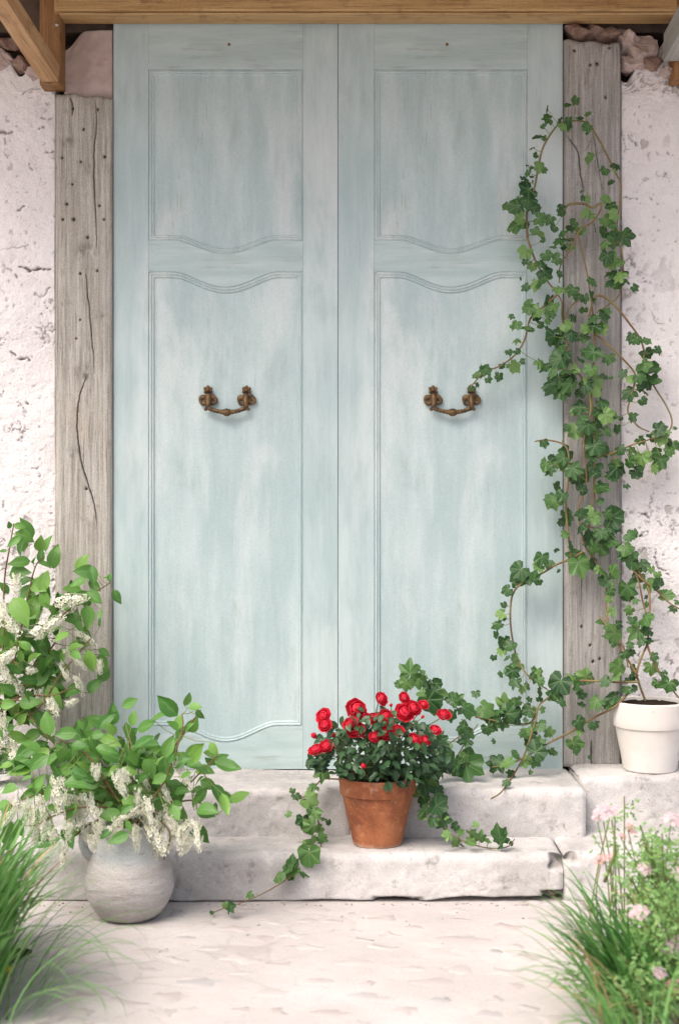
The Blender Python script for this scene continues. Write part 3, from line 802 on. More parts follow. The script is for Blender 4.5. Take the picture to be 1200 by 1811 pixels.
def make_door(px_c, label, handle_px, nail_px):
    """px_c = list of photo x of: left edge, panel left, panel right, right edge"""
    L, A, B, Rr = [W(p, 0, DY).x for p in px_c]
    zt = W(0, 38, DY).z
    org = Vector(((L + Rr) / 2, DY, DZB))
    t = thing('door', org, label, 'door', 'tall pale blue double doors')
    z = lambda py: W(0, py, DY).z
    dip1, dip2, dip3 = 24 / 625, 27 / 625, 29 / 625
    def part(name, poly, y0, y1, mat, smooth=False):
        V, Fc = extrude(poly, y0, y1, .0005)
        return link(name, mesh(name, [Vector(v) - org for v in V], Fc, [mat], smooth), t)
    g = 0.00012
    part('stile', [(L + .0007, DZB), (A - g, DZB), (A - g, zt), (L + .0007, zt)], DY, DY + .045, PAINT)
    part('stile', [(B + g, DZB), (Rr - .0007, DZB), (Rr - .0007, zt), (B + g, zt)], DY, DY + .045, PAINT)
    part('rail', [(A + g, z(122)), (B - g, z(122)), (B - g, zt), (A + g, zt)], DY + .0002, DY + .044, PAINT_R)
    lo = ogee(A + g, B - g, z(480), dip2); hi = ogee(A + g, B - g, z(425), dip1)
    part('rail', lo + hi[::-1], DY + .0002, DY + .044, PAINT_R)
    hi = ogee(A + g, B - g, z(1285), dip3)
    part('rail', [(A + g, DZB), (B - g, DZB)] + hi[::-1], DY + .0002, DY + .044, PAINT_R)
    # panels with their mouldings
    for top, bot in (([(B, z(122)), (A, z(122))], ogee(A, B, z(425), dip1)), (ogee(A, B, z(480), dip2)[::-1], ogee(A, B, z(1285), dip3))):
        outer = bot + top
        prof = [(0.0004, 0.001), (0.0018, 0.0026), (0.0028, 0.0026), (0.0050, -0.0002), (0.0070, -0.0010), (0.0086, 0.0002), (0.0100, 0.0028), (0.0114, 0.0030), (0.0132, 0.0020), (0.0150, 0.0030), (0.0176, 0.0082), (0.019, 0.0082)]
        V = []; n = len(outer)
        for u, dy in prof:
            V += [Vector((x, DY + dy, zz)) - org for x, zz in inset(outer, u)]
        Fc = [(k * n + i, k * n + (i + 1) % n, (k + 1) * n + (i + 1) % n, (k + 1) * n + i) for k in range(len(prof) - 1) for i in range(n)]
        link('moulding', mesh('moulding', V, Fc, [PAINT], False), t)
        k = 0.0168
        bx = sorted(bot); tx = sorted(top)
        fb = lambda x: float(np.interp(x, [q[0] for q in bx], [q[1] for q in bx])); ft = lambda x: float(np.interp(x, [q[0] for q in tx], [q[1] for q in tx]))
        V = []; Fc = []; nc = 40
        for i in range(nc + 1):
            x = A + k + (B - A - 2 * k) * i / nc
            for zz, yy in ((fb(x) + k * .98, .03), (fb(x) + k * .98, .0074), (ft(x) - k * .98, .0074), (ft(x) - k * .98, .03)): V.append(Vector((x, DY + yy, zz)) - org)
        for i in range(nc):
            for j in range(3): Fc.append((i * 4 + j, i * 4 + 4 + j, i * 4 + 5 + j, i * 4 + 1 + j))
        Fc += [(0, 1, 2, 3), (nc * 4 + 3, nc * 4 + 2, nc * 4 + 1, nc * 4)]
        link('panel', mesh('panel', V, Fc, [PAINT], False), t)
    m = MB(); m.ball((0, 0, 0), (.0045, .002, .0045), 10, 5)
    link('nail', m.me('nail', [RUST]), t, W(nail_px, 78, DY) - org + Vector((0, .0002, 0)))
    # drop handle
    c = W(handle_px, 704, DY)
    s = 1 / 625.0
    m = MB(); pts = []; rad = []
    for i in range(25):
        u = -1 + 2 * i / 24
        pts.append((u * 32 * s, -.013 - .005 * (1 - u * u), (-17 - 8.5 * (1 - u ** 2) ** 0.8) * s))
        rad.append((3.7 + 2.9 * math.exp(-(u / .2) ** 2) + 0.6 * math.cos(u * 38)) * s)
    m.tube(pts, rad, 9)
    for k in range(-3, 4):
        m.ball((k * 2.5 * s, -.020, (-25 + (3.6 - abs(k) * .9)) * s), (1.5 * s, .004, 3.4 * s), 6, 5)
    m.ball((0, -.020, -30.5 * s), (5 * s, .004, 2.2 * s), 8, 5)
    h = link('handle', m.me('handle', [BRASS]), t, c - org)
    if handle_px < 600: h['label'] = 'brass drop handle with golden plates'
    s = 1 / 625.0
    for sx in (-1, 1):
        m = MB(); ox = 34 * s * sx
        def P(x, zz): return (ox + x * s, zz * s)
        # pierced two-lobed plate: outline with waist, thick enough to catch light
        for lob in (-1, 1):
            n = 16; R1, R2 = 9.6 * s, 2.4 * s
            cx, cz = ox + lob * 7.5 * s, -3 * s
            hx, hz = ox + lob * 8.6 * s, -6.5 * s
            V = []
            for i in range(n):
                a = 2 * math.pi * i / n; w = 1 + 0.07 * math.cos(3 * a + lob)
                V.append((cx + R1 * w * math.cos(a), -0.0015, cz + R1 * 1.05 * w * math.sin(a)))
            for i in range(n):
                a = 2 * math.pi * i / n; w = 1 + 0.07 * math.cos(3 * a + lob)
                V.append((cx + R1 * .8 * w * math.cos(a), -0.0050, cz + R1 * .85 * w * math.sin(a)))
            for i in range(n):
                a = 2 * math.pi * i / n
                V.append((hx + R2 * math.cos(a), -0.0042, hz + R2 * math.sin(a)))
            for i in range(n):
                a = 2 * math.pi * i / n
                V.append((hx + R2 * math.cos(a), -0.0010, hz + R2 * math.sin(a)))
            Fc = [(k * n + i, k * n + (i + 1) % n, (k + 1) * n + (i + 1) % n, (k + 1) * n + i) for k in range(3) for i in range(n)]
            m.add(V, Fc)
        # rosette
        for k in range(6):
            a = math.pi / 6 + k * math.pi / 3
            m.ball((ox + 5.6 * s * math.cos(a), -.004, 14 * s + 5.6 * s * math.sin(a)), (3.4 * s, .0032, 3.4 * s), 7, 5)
        m.ball((ox, -.006, 14 * s), (4 * s, .006, 4 * s), 9, 6)
        # scroll boss from rosette down to the bail
        m.tube([(ox, -.003, 9 * s), (ox - sx * 1 * s, -.008, 4 * s), (ox - sx * 1 * s, -.012, -3 * s), (ox - sx * .5 * s, -.013, -11 * s), (ox + sx * 0 * s, -.013, -17 * s)], [3 * s, 4.6 * s, 5.2 * s, 4.2 * s, 4.8 * s], 8)
        m.ball((ox + sx * 3.5 * s, -.012, -20 * s), (3.4 * s, .005, 3.0 * s), 8, 5); m.ball((ox - sx * 3 * s, -.012, -19.5 * s), (3.2 * s, .005, 3.2 * s), 8, 5)
        for k in range(5): m.ball((ox + (k - 2) * 2.6 * s, -.004, (5.5 - abs(k - 2)) * s), (2 * s, .003, 2.2 * s), 6, 4)
        link('backplate', m.me('backplate', [BRASS]), h)
    return t
make_door((200.5, 262.5, 535.5, 597.4), 'left leaf of the pale blue doors, behind the white blossom branches', 402, 405)
make_door((597.5, 661.5, 932, 994.5), 'right leaf of the pale blue doors, partly covered by ivy', 799, 790)

# ------------------------------------------------------------------ stone steps
def step_stone(name, x0, x1, yb, yf, zb, zt, seed, parent, org, rad=0.020, rough=1.0, bottom=None, marks=None, sag=0.0, res=0.0045):
    prof = []
    n1 = max(int((yf - yb) / -res), 3)
    for i in range(n1): prof.append((yb + (yf + rad - yb) * i / n1, zt, 0, 1))
    for i in range(7):
        a = math.pi / 2 * i / 6
        prof.append((yf + rad - rad * math.sin(a), zt - rad + rad * math.cos(a), -math.sin(a), math.cos(a)))
    n2 = max(int((zt - rad - zb) / res), 3)
    for i in range(1, n2 + 1): prof.append((yf, zt - rad - (zt - rad - zb) * i / n2, -1, 0))
    prof.append((yf + 0.03, zb, -1, 0)); prof.append((yf + 0.08, zb, 0, -1))
    prof = np.array(prof)
    xs = np.linspace(x0, x1, int((x1 - x0) / res) + 2)
    S = np.arange(len(prof)) * res
    Xg, Sg = np.meshgrid(xs, S, indexing='ij')
    d = rough * (0.007 * fbm(Xg * 3.0, Sg * 3, 2, seed) + 0.004 * fbm(Xg * 13, Sg * 13, 3, seed + 2) + 0.0022 * fbm(Xg * 60, Sg * 60, 3, seed + 5))
    e = np.minimum(Xg - x0, x1 - Xg)
    d = d - 0.012 * np.exp(-e / 0.006)
    pit = np.clip(fbm(Xg * 70, Sg * 70, 2, seed + 11) - 0.42, 0, 1) * sstep(0, .3, fbm(Xg * 5, Sg * 5, 2, seed + 14))
    d = d - pit * 0.02
    D = np.clip(pit * 3, 0, .8)
    Yp = np.broadcast_to(prof[:, 0], Xg.shape) + d * prof[:, 2]
    Zp = np.broadcast_to(prof[:, 1], Xg.shape) + d * prof[:, 3]
    if sag: Zp = Zp - sag * np.exp(-((Xg - 0.1) / 0.5) ** 2) * sstep(zb, zt, Zp)
    if bottom is not None:
        low = sstep(zb + 0.05, zb, Zp)
        Zp = Zp + low * bottom(Xg)
    if marks:
        for (mx, mz, rx_, rz_, dep, dk) in marks:
            g = np.exp(-np.abs((Xg - mx) / rx_ + .5 * fbm(Xg * 45, Zp * 45, 3, seed + 31)) ** 8 - np.abs((Zp - mz) / rz_ + .5 * fbm(Xg * 45, Zp * 45, 3, seed + 37)) ** 8) * np.abs(prof[:, 2])[None, :]
            nn = 1 + 0.6 * fbm(Xg * 50, Zp * 50, 2, seed + 20)
            Yp = Yp + dep * g * nn; D = np.maximum(D, dk * g)
    P = np.stack([Xg, Yp, Zp], -1).reshape(-1, 3) - np.array(org)
    ns = len(prof); gi = np.arange(P.shape[0]).reshape(len(xs), ns)
    Q = np.stack([gi[:-1, :-1], gi[:-1, 1:], gi[1:, 1:], gi[1:, :-1]], -1).reshape(-1, 4)
    # end caps: fold the end profiles back to an inner line
    capv = []; capq = []; base = P.shape[0]
    for side in (0, len(xs) - 1):
        b0 = base + len(capv)
        for j in range(ns):
            q = P[gi[side, j]].copy(); q[1] = yb - org[1] + 0.001; q[2] = min(q[2], zt - org[2] - .012); capv.append(q)
        for j in range(ns - 1):
            capq.append((gi[side, j], b0 + j, b0 + j + 1, gi[side, j + 1]))
    V = np.vstack([P, np.array(capv)]); Q = np.vstack([Q, np.array(capq)])
    return link(name, np_mesh(name, V, Q, [STONE], True, {'dirt': np.r_[D.ravel(), np.zeros(len(capv))]}), parent)

ZS, ZT = 0.247, 0.120       # sill and lower tread
YS, YT = -0.270, -0.456     # their front faces
up = thing('stone_step', (0, -0.14, ZT), 'upper whitewashed stone step directly under the doors and the white pot', 'step')
uo = (0, -0.14, ZT)
jx = [W(px, 0, YS).x for px in (-110, 150, 618, 1036, 1330)]
step_stone('stone', jx[0], jx[1] - .001, 0.03, YS + .02, ZT - .02, ZS - .004, 70, up, uo)
step_stone('stone', jx[1] + .001, jx[2] - .001, 0.03, YS, ZT - .02, ZS, 74, up, uo)
step_stone('stone', jx[2] + .001, jx[3] - .001, 0.03, YS - .004, ZT - .02, ZS + .001, 78, up, uo, rad=.022, rough=.8)
step_stone('stone', jx[3] + .001, jx[4], 0.03, YS + .068, ZT - .02, ZS + .020, 82, up, uo, rough=1.3)
lo_ = thing('stone_step', (0, -0.36, 0), 'lower whitewashed stone step that carries the terracotta rose pot', 'step')
loo = (0, -0.36, 0)
kx = [W(px, 0, YT).x for px in (-60, 215, 997, 1330)]
bot = lambda X: 0.006 + 0.009 * fbm(X * 9, X * 0 + 2.3, 3, 4) + 0.010 * sstep(0.05, 0.5, X)
chip = W(996, 1530, YT)
chips = [(W(986, 0, YT).x, chip.z + .012, .022, .022, .035, .55), (W(980, 0, YT).x, W(0, 1580, YT).z, .03, .008, .04, .7), (W(700, 0, YT).x, W(0, 1590, YT).z, .06, .006, .03, .5)]
step_stone('stone', kx[0], kx[1] - .001, -.10, YT + .006, 0.0, ZT - .003, 90, lo_, loo, bottom=lambda X: 0.002 + 0 * X)
step_stone('stone', kx[1] + .001, kx[2] - .001, -.10, YT, 0.0, ZT, 94, lo_, loo, rad=.022, bottom=bot, marks=chips, rough=.9)
step_stone('stone', kx[2] + .001, kx[3], -.10, YT + .004, 0.0, ZT + .002, 98, lo_, loo, rough=1.1, marks=[(W(1010, 0, YT).x, chip.z + .018, .016, .014, .03, .4)])

# ------------------------------------------------------------------ porch timber at the top
porch = thing('porch', (0, -0.3, 2.3), 'brown timber porch frame above the doors, with braces at both ends', 'porch')
po = Vector((0, -0.3, 2.3))
def pbox(name, x0, x1, y0, y1, z0, z1, mat):
    V, Fc = extrude([(x0, z0), (x1, z0), (x1, z1), (x0, z1)], y0, y1, .004)
    return link(name, mesh(name, [Vector(v) - po for v in V], Fc, [mat], False), porch)
zb2 = W(0, 42, -.004).z; zb1 = zb2 + .007
pbox('beam', W(96, 0, -.09).x, W(1196, 0, -.09).x, -.092, -.004, zb1, zb1 + .13, TIMBER)
pbox('moulding', W(104, 0, -.09).x, W(1193, 0, -.09).x, -.084, -.006, zb2, zb1 - .0005, TIMBER)
pbox('upright', W(70, 0, -.06).x, W(107, 0, -.06).x, -.06, .012, W(0, 148, -.06).z, 2.60, TIMBER_V)
pbox('upright', W(1192, 0, -.06).x, W(1250, 0, -.06).x, -.06, .012, W(0, 138, -.06).z, 2.60, TIMBER_V)
def brace(a, b, w, h, mat):
    a = Vector(a); b = Vector(b); d = (b - a); L = d.length; d.normalize()
    m = MB(); 
    V, Fc = extrude([(-w / 2, -h / 2), (w / 2, -h / 2), (w / 2, h / 2), (-w / 2, h / 2)], 0, L, .003)
    o = link('brace', mesh('brace', [(x, -y, zz) for x, y, zz in V], [f[::-1] for f in Fc], [mat], False), porch)
    # local -Y runs from a to b
    ya = -d; xa = Vector((0, 0, 1)).cross(ya) * -1
    xa = ya.cross(Vector((0, 0, 1))).normalized(); za = xa.cross(ya)
    M = Matrix((xa, ya, za)).transposed().to_4x4(); M.translation = a - po
    o.matrix_basis = M
brace(W(90, 130, -.06), W(-34, -62, -.62), .048, .050, TIMBER_B)
brace(W(1192, 84, -.06), W(1262, -40, -.62), .062, .075, GREYBRACE)
for i in range(9):
    y1 = -.10 - i * .085
    pbox('roof_board', -1.55, 1.55, y1 - .083, y1, 2.60 - i * .012, 2.622 - i * .012, TIMBER)
pbox('roof_board', -1.55, 1.55, -.098, .12, 2.605, 2.627, TIMBER)
m = MB(); m.ball((0, 0, 0), (.006, .004, .006), 8, 5)
link('screw', m.me('screw', [STEEL]), porch, W(101, 43, -.066) - po)

# ------------------------------------------------------------------ leaves
def ivy_leaf(seed):
    rr = random.Random(seed)
    half = [(0, .97, 1), (10, .90, .2), (24, .70, 0), (36, .80, .25), (49, .90, 1), (62, .82, .2), (78, .63, 0), (90, .67, .3), (106, .74, 1), (124, .66, .1), (146, .52, 0), (170, .24, 0)]
    lobed = (rr.uniform(0.45, .65), rr.uniform(.9, 1.1), rr.uniform(1.1, 1.35))[seed % 3]; ring = []
    for sgn in (1, -1):
        for a, r, v in (half if sgn == 1 else half[1:]):
            a2 = a + rr.uniform(-3, 3); r2 = 0.66 + (r - 0.66) * lobed if a < 130 else r
            ring.append((sgn * a2, r2 * rr.uniform(.88, 1.10) * (1 - (.28 if seed % 4 == 1 and a > 40 and a < 130 else 0)), v))
    ring.sort(key=lambda q: q[0])
    n = len(ring); V = [(0, 0, 0)]; vein = [1.0]
    cup = rr.uniform(-.30, .42); wave = rr.uniform(.05, .11)
    for f in (0.55, 1.0):
        for a, r, v in ring:
            th = R(a); x = math.sin(th) * r * f; y = math.cos(th) * r * f
            z = -cup * (r * f) ** 2 + wave * f * f * math.cos(th * 6.3 + seed) + (0.045 if v < .5 else -.03) * f + rr.uniform(-.02, .02)
            V.append((x, y, z)); vein.append(v * (1.0 if f < 1 else .9))
    Fc = [(0, 1 + (i + 1) % n, 1 + i) for i in range(n - 1)]
    Fc += [(1 + i, 1 + i + 1, 1 + n + i + 1, 1 + n + i) for i in range(n - 1)]
    Fc = [f[::-1] if len(f) == 3 else f[::-1] for f in Fc]
    return V, Fc, vein
def oval_leaf(seed, wid=0.5, rows=7, fold=.12, curl=.25, tipsharp=1.3, serr=0.0):
    rr = random.Random(seed); V = []; vein = []
    cu = curl * rr.uniform(.2, 1.3) * rr.choice((1, 1, -.4)); tw = rr.uniform(-.2, .2); bend = rr.uniform(-.08, .08)
    for i in range(rows):
        t = i / (rows - 1)
        w = wid * 0.5 * (math.sin(math.pi * t ** 0.80) ** 0.85) if 0 < t < 1 else .01
        if t > .8: w *= 0.9
        for u in (-1, -.5, 0, .5, 1):
            ww = w * (1 + (serr * (1 if i % 2 else -1) if abs(u) == 1 else 0))
            x = u * ww + bend * math.sin(math.pi * t); z = fold * abs(u) * w * 2 - cu * t * t + u * tw * t * .3 + .012 * math.sin(9 * t + u * 2 + seed) * abs(u)
            V.append((x, t, z)); vein.append(1.0 if u == 0 else (.55 if i % 2 == 0 and abs(u) < 1 else 0))
    Fc = []
    for i in range(rows - 1):
        for k in range(4):
            a = i * 5 + k; Fc.append((a, a + 1, a + 6, a + 5))
    return V, Fc, vein
def leaf_mesh(name, data, mat):
    V, Fc, ve = data
    return mesh(name, V, Fc, [mat], True, None, {'vein': ve})
IVY_M = [leaf_mesh('ivy_leaf', ivy_leaf(i), IVY) for i in range(9)]
IVY_Y = [leaf_mesh('ivy_leaf', ivy_leaf(30 + i), IVY_YOUNG) for i in range(5)]
CH_D = [oval_leaf(i, .60, 7, .16, .28) for i in range(7)]
CH_M = [leaf_mesh('cherry_leaf', d, CHERRY) for d in CH_D]
RO_D = [oval_leaf(50 + i, .66, 6, .14, .2, serr=.06) for i in range(5)]
RO_M = [leaf_mesh('rose_leaf', d, ROSELEAF) for d in RO_D]

def frame(tip, nor):
    tip = Vector(tip).normalized(); nor = Vector(nor)
    nor = (nor - tip * nor.dot(tip))
    nor = nor.normalized() if nor.length > 1e-4 else tip.orthogonal().normalized()
    x = tip.cross(nor)
    return Matrix((x, tip, nor)).transposed()
def place(tip, nor, loc, s):
    s = s if hasattr(s, '__len__') else (s, s, s)
    M = frame(tip, nor).to_4x4() @ Matrix.Diagonal((s[0], s[1], s[2], 1))
    M.translation = loc
    return M
def petioles(name, pairs, parent, org, mat, r=.0011):
    m = MB()
    for a, b in pairs:
        a = Vector(a) - org; b = Vector(b) - org
        mid = a.lerp(b, .5) + Vector((0, -.006, -.004))
        m.tube([a, mid, b], [r, r * .9, r * .8], 4, cap=False)
    o = link(name, m.me(name, [mat]), parent)
    o['kind'] = 'stuff'
    return o
def stems_of(parent, org, paths, r0, r1, mat, name='stem', n=6):
    pts = []
    for P in paths:
        sp = smooth_path(P, 6); m = MB(); k = len(sp)
        m.tube([p - org for p in sp], [r0 + (r1 - r0) * i / (k - 1) for i in range(k)], n)
        link(name, m.me(name, [mat]), parent); pts += sp
    return np.array([tuple(p) for p in pts])

# ---- ivy data, measured leaf by leaf: photo x, photo y, leaf width in photo pixels
def conv(ox, oy, s, L, x0=-1, x1=9999, y0=-1, y1=9999):
    out = []
    for x, y, w in L:
        px, py = ox + x / s, oy + y / s
        if x0 <= px <= x1 and y0 <= py <= y1: out.append((px, py, w / s))
    return out
ivyA = [(632,110,60),(695,80,70),(480,145,60),(470,215,80),(440,280,50),(575,245,75),(605,280,80),(640,230,70),(640,280,70),(735,215,70),(795,180,70),(780,290,90),(790,330,60),(400,360,80),(450,375,50),(350,455,50),(378,510,65),(312,585,30),(345,605,40),(320,650,75),(280,692,60),(415,605,100),(455,630,60),(795,530,90),(920,638,75),(1012,595,75),(1000,630,40),(305,790,130),(350,880,150),(220,920,130),(230,850,90),(300,860,110),(250,1010,110),(215,1070,130),(290,1060,100),(390,930,90),(430,1010,110),(490,1020,80),(385,1110,100),(430,1130,60),(520,1085,60),(575,905,90),(580,960,70),(755,840,55),(795,850,60),(775,965,110),(820,985,70),(935,845,80),(970,900,90),(990,980,120),(940,1040,110),(850,1080,80),(1090,1140,100),(910,1120,90),(680,1035,80),(650,1080,110),(740,1110,110),(590,1130,90),(980,1060,80),(1000,1110,90)]
ivyB = [(445,30,70),(480,75,40),(530,10,40),(380,140,75),(380,190,45),(420,215,55),(575,25,70),(560,80,75),(530,110,60),(500,160,70),(545,175,75),(590,115,50),(620,70,60),(690,25,60),(470,200,60),(500,250,90),(460,290,110),(440,310,90),(385,325,60),(570,255,50),(760,20,60),(820,30,120),(850,80,90),(800,95,60),(915,65,80),(840,185,100),(870,190,70),(815,170,70),(840,250,90),(880,270,90),(915,285,60),(875,320,70),(835,300,70),(740,295,85),(735,365,70),(575,335,70),(630,345,80),(655,380,80),(700,385,70),(510,400,100),(520,440,90),(525,465,60),(400,420,70),(395,440,60),(440,455,70),(445,485,60),(385,545,75),(420,548,40),(470,525,55),(505,505,45),(330,525,60),(335,605,55),(300,668,50),(345,665,40),(325,745,70),(245,800,45),(190,815,50),(180,770,60),(125,795,60),(155,755,40),(130,840,35),(95,860,35),(265,745,35),
 (690,445,65),(645,490,75),(700,545,70),(740,490,60),(800,480,80),(820,455,60),(790,545,80),(760,525,70),(560,550,70),(570,590,90),(640,580,110),(690,590,80),(610,530,60),(530,600,80),(560,650,90),(600,690,70),(560,720,100),(490,750,90),(470,730,60),(530,775,70),(560,820,90),(520,850,90),(560,880,110),(610,850,90),(625,820,70),(500,870,60),(600,770,90),(640,760,50),(730,680,100),(700,670,60),(770,660,50),(675,715,50),(825,705,85),(725,770,80),(800,805,50),(750,845,120),(700,850,80),(770,870,70),(670,890,60),(800,945,90),(665,970,80),(640,985,50),(780,1000,80),(820,1010,70),(700,1060,110),(725,1110,90),(680,1030,70),(770,1050,80),(820,1090,60),(870,1075,70),(855,1010,50),(635,1095,70),(610,1075,50),(485,1155,65),(760,1180,100),(800,1180,80),(720,1220,90),(600,1210,90),(575,1235,60),(545,1260,65),(490,1275,90),(510,1300,50),(640,1300,110),(670,1340,110),(620,1280,80),(745,1290,90),(760,1320,60),(860,1265,80),(870,1300,80),(840,1330,80),(890,1255,60),(890,1190,80),(690,1390,80),(720,1410,70),(640,1450,90),(690,1470,90),(800,1390,80),(780,1400,60),
 (945,590,90),(970,605,70),(1030,605,70),(1070,670,90),(1090,655,50),(1030,680,70),(1010,740,100),(1060,760,100),(1000,800,80),(1020,830,100),(1060,820,80),(900,785,85),(940,810,50),(930,890,75),(1010,930,60),(1010,870,80),(950,1015,60),(1105,1075,70),(1140,1090,40),(1100,1130,100),(1050,1120,80),(1160,1165,100),(1150,1200,80),(1190,1170,60),(1000,1140,60),(1000,1240,80),(1035,1230,60),(1100,1260,100),(1070,1290,70),(975,1320,90),(940,1260,70),(990,1290,60)]
ivyC = [(375,30,90),(440,60,90),(420,130,100),(395,100,80),(465,90,70),(500,215,90),(495,310,70),(590,190,110),(640,200,90),(670,230,80),(580,275,80),(615,340,120),(650,380,70),(650,410,60),(525,385,60),(555,440,110),(575,500,110),(620,320,80),(740,360,90),(715,390,90),(760,310,70),(790,215,110),(780,265,90),(740,200,70),(700,30,90),(740,40,80),(720,20,80),(690,310,70),(640,490,80),(680,520,70),(715,530,80),(770,530,80),(715,590,80),(760,620,60),(755,650,50),(740,690,50),(850,640,120),(820,600,60),(895,700,50),(870,320,60),(895,305,50),(850,400,80),(880,430,70),(820,440,70),(860,480,80),(905,500,70),(940,500,80),(990,520,70),(985,600,80),(1030,595,70),(910,560,70),(960,720,50),(1085,665,90),(1140,705,45),(1110,745,50),(760,760,60),(695,820,70),(740,860,70),(800,840,60),(765,905,130),(860,760,60),(880,820,70),(950,810,110),(900,880,110),(960,860,80),(930,940,70),(975,930,60),(870,950,50),(770,960,50),(845,1015,60),(880,1000,50),(1010,1025,50),(990,1095,90),(1060,1140,70),(1085,1195,90),(1140,1165,45),(780,1090,90),(790,1130,60),(720,1170,80),(850,1165,50),(890,1100,60),(840,1215,80),(760,1260,80),(660,1290,100),(740,1310,90),(590,1150,100),(620,1140,70),(565,1200,70),(520,1145,80),(450,1190,120),(440,1240,110),(470,1290,80),(320,1130,120),(345,1160,70),(335,1240,80),(350,460,90),(330,500,80),(400,490,70),(450,525,30),(215,530,100),(200,580,90),(310,560,90),(270,570,80),(330,590,70),(145,640,85),(165,650,50),(135,725,50),(110,775,75),(95,840,90),(130,800,50),(130,955,110),(165,970,90),(110,990,60),(150,1030,50),(160,1090,100),(210,1080,80),(180,1120,70),(195,1180,70),(240,1215,60),
 (140,1290,95),(205,1285,95),(165,1335,105),(195,1340,90),(120,1330,80),(195,1370,90),(120,1390,80),(40,1330,100),(20,1375,70),(125,1420,90),(40,1450,80),(80,1440,50),(270,1340,80),(240,1470,60),(270,1475,70),(340,1435,80),(395,1465,70),(290,1525,70),(335,1560,90),(360,1520,50),(410,1580,60),(200,1590,70),(260,1640,60),(310,1640,60),(80,1640,120),(150,1650,110),(170,1700,60),(145,1760,70),(60,1660,90),(550,1540,90),(555,1570,60),(575,1410,80),(640,1430,60),(660,1430,50),(585,1300,40)]
ivyD = [(597,90,80),(650,110,85),(640,150,80),(580,165,70),(540,165,50),(655,215,50),(735,155,55),(700,250,110),(705,210,90),(690,180,60),(810,225,85),(830,235,60),(800,315,90),(870,280,80),(845,370,75),(855,345,50),(860,425,50),(750,430,80),(870,505,80),(890,550,120),(800,530,80),(780,490,60),(740,540,110),(830,560,70),(690,560,80),(680,600,100),(660,660,80),(665,760,70),(680,640,80),(660,710,50),(740,740,90),(705,810,60),(755,810,60),(770,870,60),(840,855,40),(815,910,40),(895,870,60),(890,900,50),(930,880,60),(965,895,45),(1020,870,80),(1035,900,60),(740,720,70),(770,450,60),(745,500,80),(720,580,80),
 (185,580,60),(45,665,40),(65,690,50),(140,640,40),(135,710,80),(125,760,50),(145,770,50),(190,795,50),(95,810,60),(125,835,70),(170,845,60),(185,890,70),(135,900,90),(115,920,70),(125,980,100),(140,990,70),(45,1010,80),(50,1045,80),(20,1030,60)]
leaves1 = conv(860, 160, 4.444, ivyA) + conv(800, 400, 3.0, ivyB, y0=412, y1=868) + conv(850, 850, 3.29, ivyC, y0=868)
leaves2 = conv(500, 1150, 2.667, ivyD) + [(495, 1551, 22), (516, 1536, 26), (440, 1582, 15), (407, 1606, 18), (398, 1600, 12)]

def main_depth(px, py):
    y = -0.055
    if py > 950 and px > 1050: y = -0.055 - 0.065 * min((py - 950) / 200, 1)
    if py > 1180 and px <= 1050: y = -0.06 - 0.05 * min((1050 - px) / 100, 1)
    if py > 1362 and px < 1000: y = -0.06 - 0.24 * min((py - 1362) / 33, 1)
    return y
def trail_depth(px, py):
    if py < 1372: return -0.16 if px > 680 else -.30
    if px > 650: return -0.30 - 0.12 * min((py - 1372) / 115, 1)
    if py < 1500: return -0.30 - .08 * (py - 1372) / 128
    return -0.38 - 0.20 * min((py - 1500) / 100, 1) if py > 1520 else -.40 - .06 * (py - 1500) / 20
def build_ivy(parent, org, leaves, depth, pts, seed, young_fn, nmax=298):
    rr = random.Random(seed); pairs = []; stuff = MB()
    leaves = sorted(leaves, key=lambda q: -q[2])
    for i, (px, py, w) in enumerate(leaves):
        y = depth(px, py) - rr.uniform(0.0, 0.05)
        c = W(px, py, y); s = w / 625 * (.76 if py < 1180 else .77) * rr.uniform(.70, 1.18)
        # near a stem: the tip points away from it and down
        d = pts - np.array([c.x, c.y, c.z]); dist = np.hypot(d[:, 0], d[:, 2]); k = int(dist.argmin())
        away = Vector((-d[k, 0], 0, -d[k, 2]))
        away = away.normalized() if away.length > 1e-4 else Vector((0, 0, -1))
        tip = Vector((rr.gauss(0, .45), rr.uniform(-.45, .1), -0.75 + rr.gauss(0, .4))) + away * 0.8
        if tip.length < .2: tip = Vector((0, 0, -1))
        tip.normalize()
        nor = Vector((rr.gauss(-.1, .62), -1, rr.uniform(-.35, 1.25)))
        if rr.random() < .16: nor = Vector((rr.gauss(0, 1), -.6, rr.uniform(0, 1)))
        loc = c - tip * s * .30
        M = place(tip, nor, loc - org, (s * rr.uniform(.88, 1.1), s, s))
        yg = young_fn(px, py, rr)
        me = rr.choice(IVY_Y if yg else IVY_M)
        if i < nmax: link('leaf', me, parent, mat4=M)
        else:
            V, Fc, ve = ivy_leaf(rr.randint(0, 8)); stuff.add([M @ Vector(v) for v in V], Fc, rr.random(), 0, ve)
        if dist[k] < .12:
            pairs.append((pts[k], loc))
        if rr.random() < (.20 if py < 1180 else .5):
            c2 = c + Vector((rr.gauss(0, .022), rr.uniform(.005, .03), rr.gauss(0, .022))); s3 = s * rr.uniform(.45, .75)
            if c2.y < (-.03 if depth is main_depth else 9):
                M2 = place(Vector((rr.gauss(0, 1), rr.uniform(-.5, .2), rr.gauss(-.5, .8))), Vector((rr.gauss(0, .7), -1, rr.uniform(-.3, 1.3))), c2 - org, s3)
                V, Fc, ve = ivy_leaf(rr.randint(0, 8)); stuff.add([M2 @ Vector(v) for v in V], Fc, rr.random(), 0, ve)
    if stuff.v:
        o = link('small_leaves', stuff.me('small_leaves', [IVY]), parent); o['kind'] = 'stuff'
    petioles('leaf_stalks', pairs, parent, org, GREENSTEM, .0010)

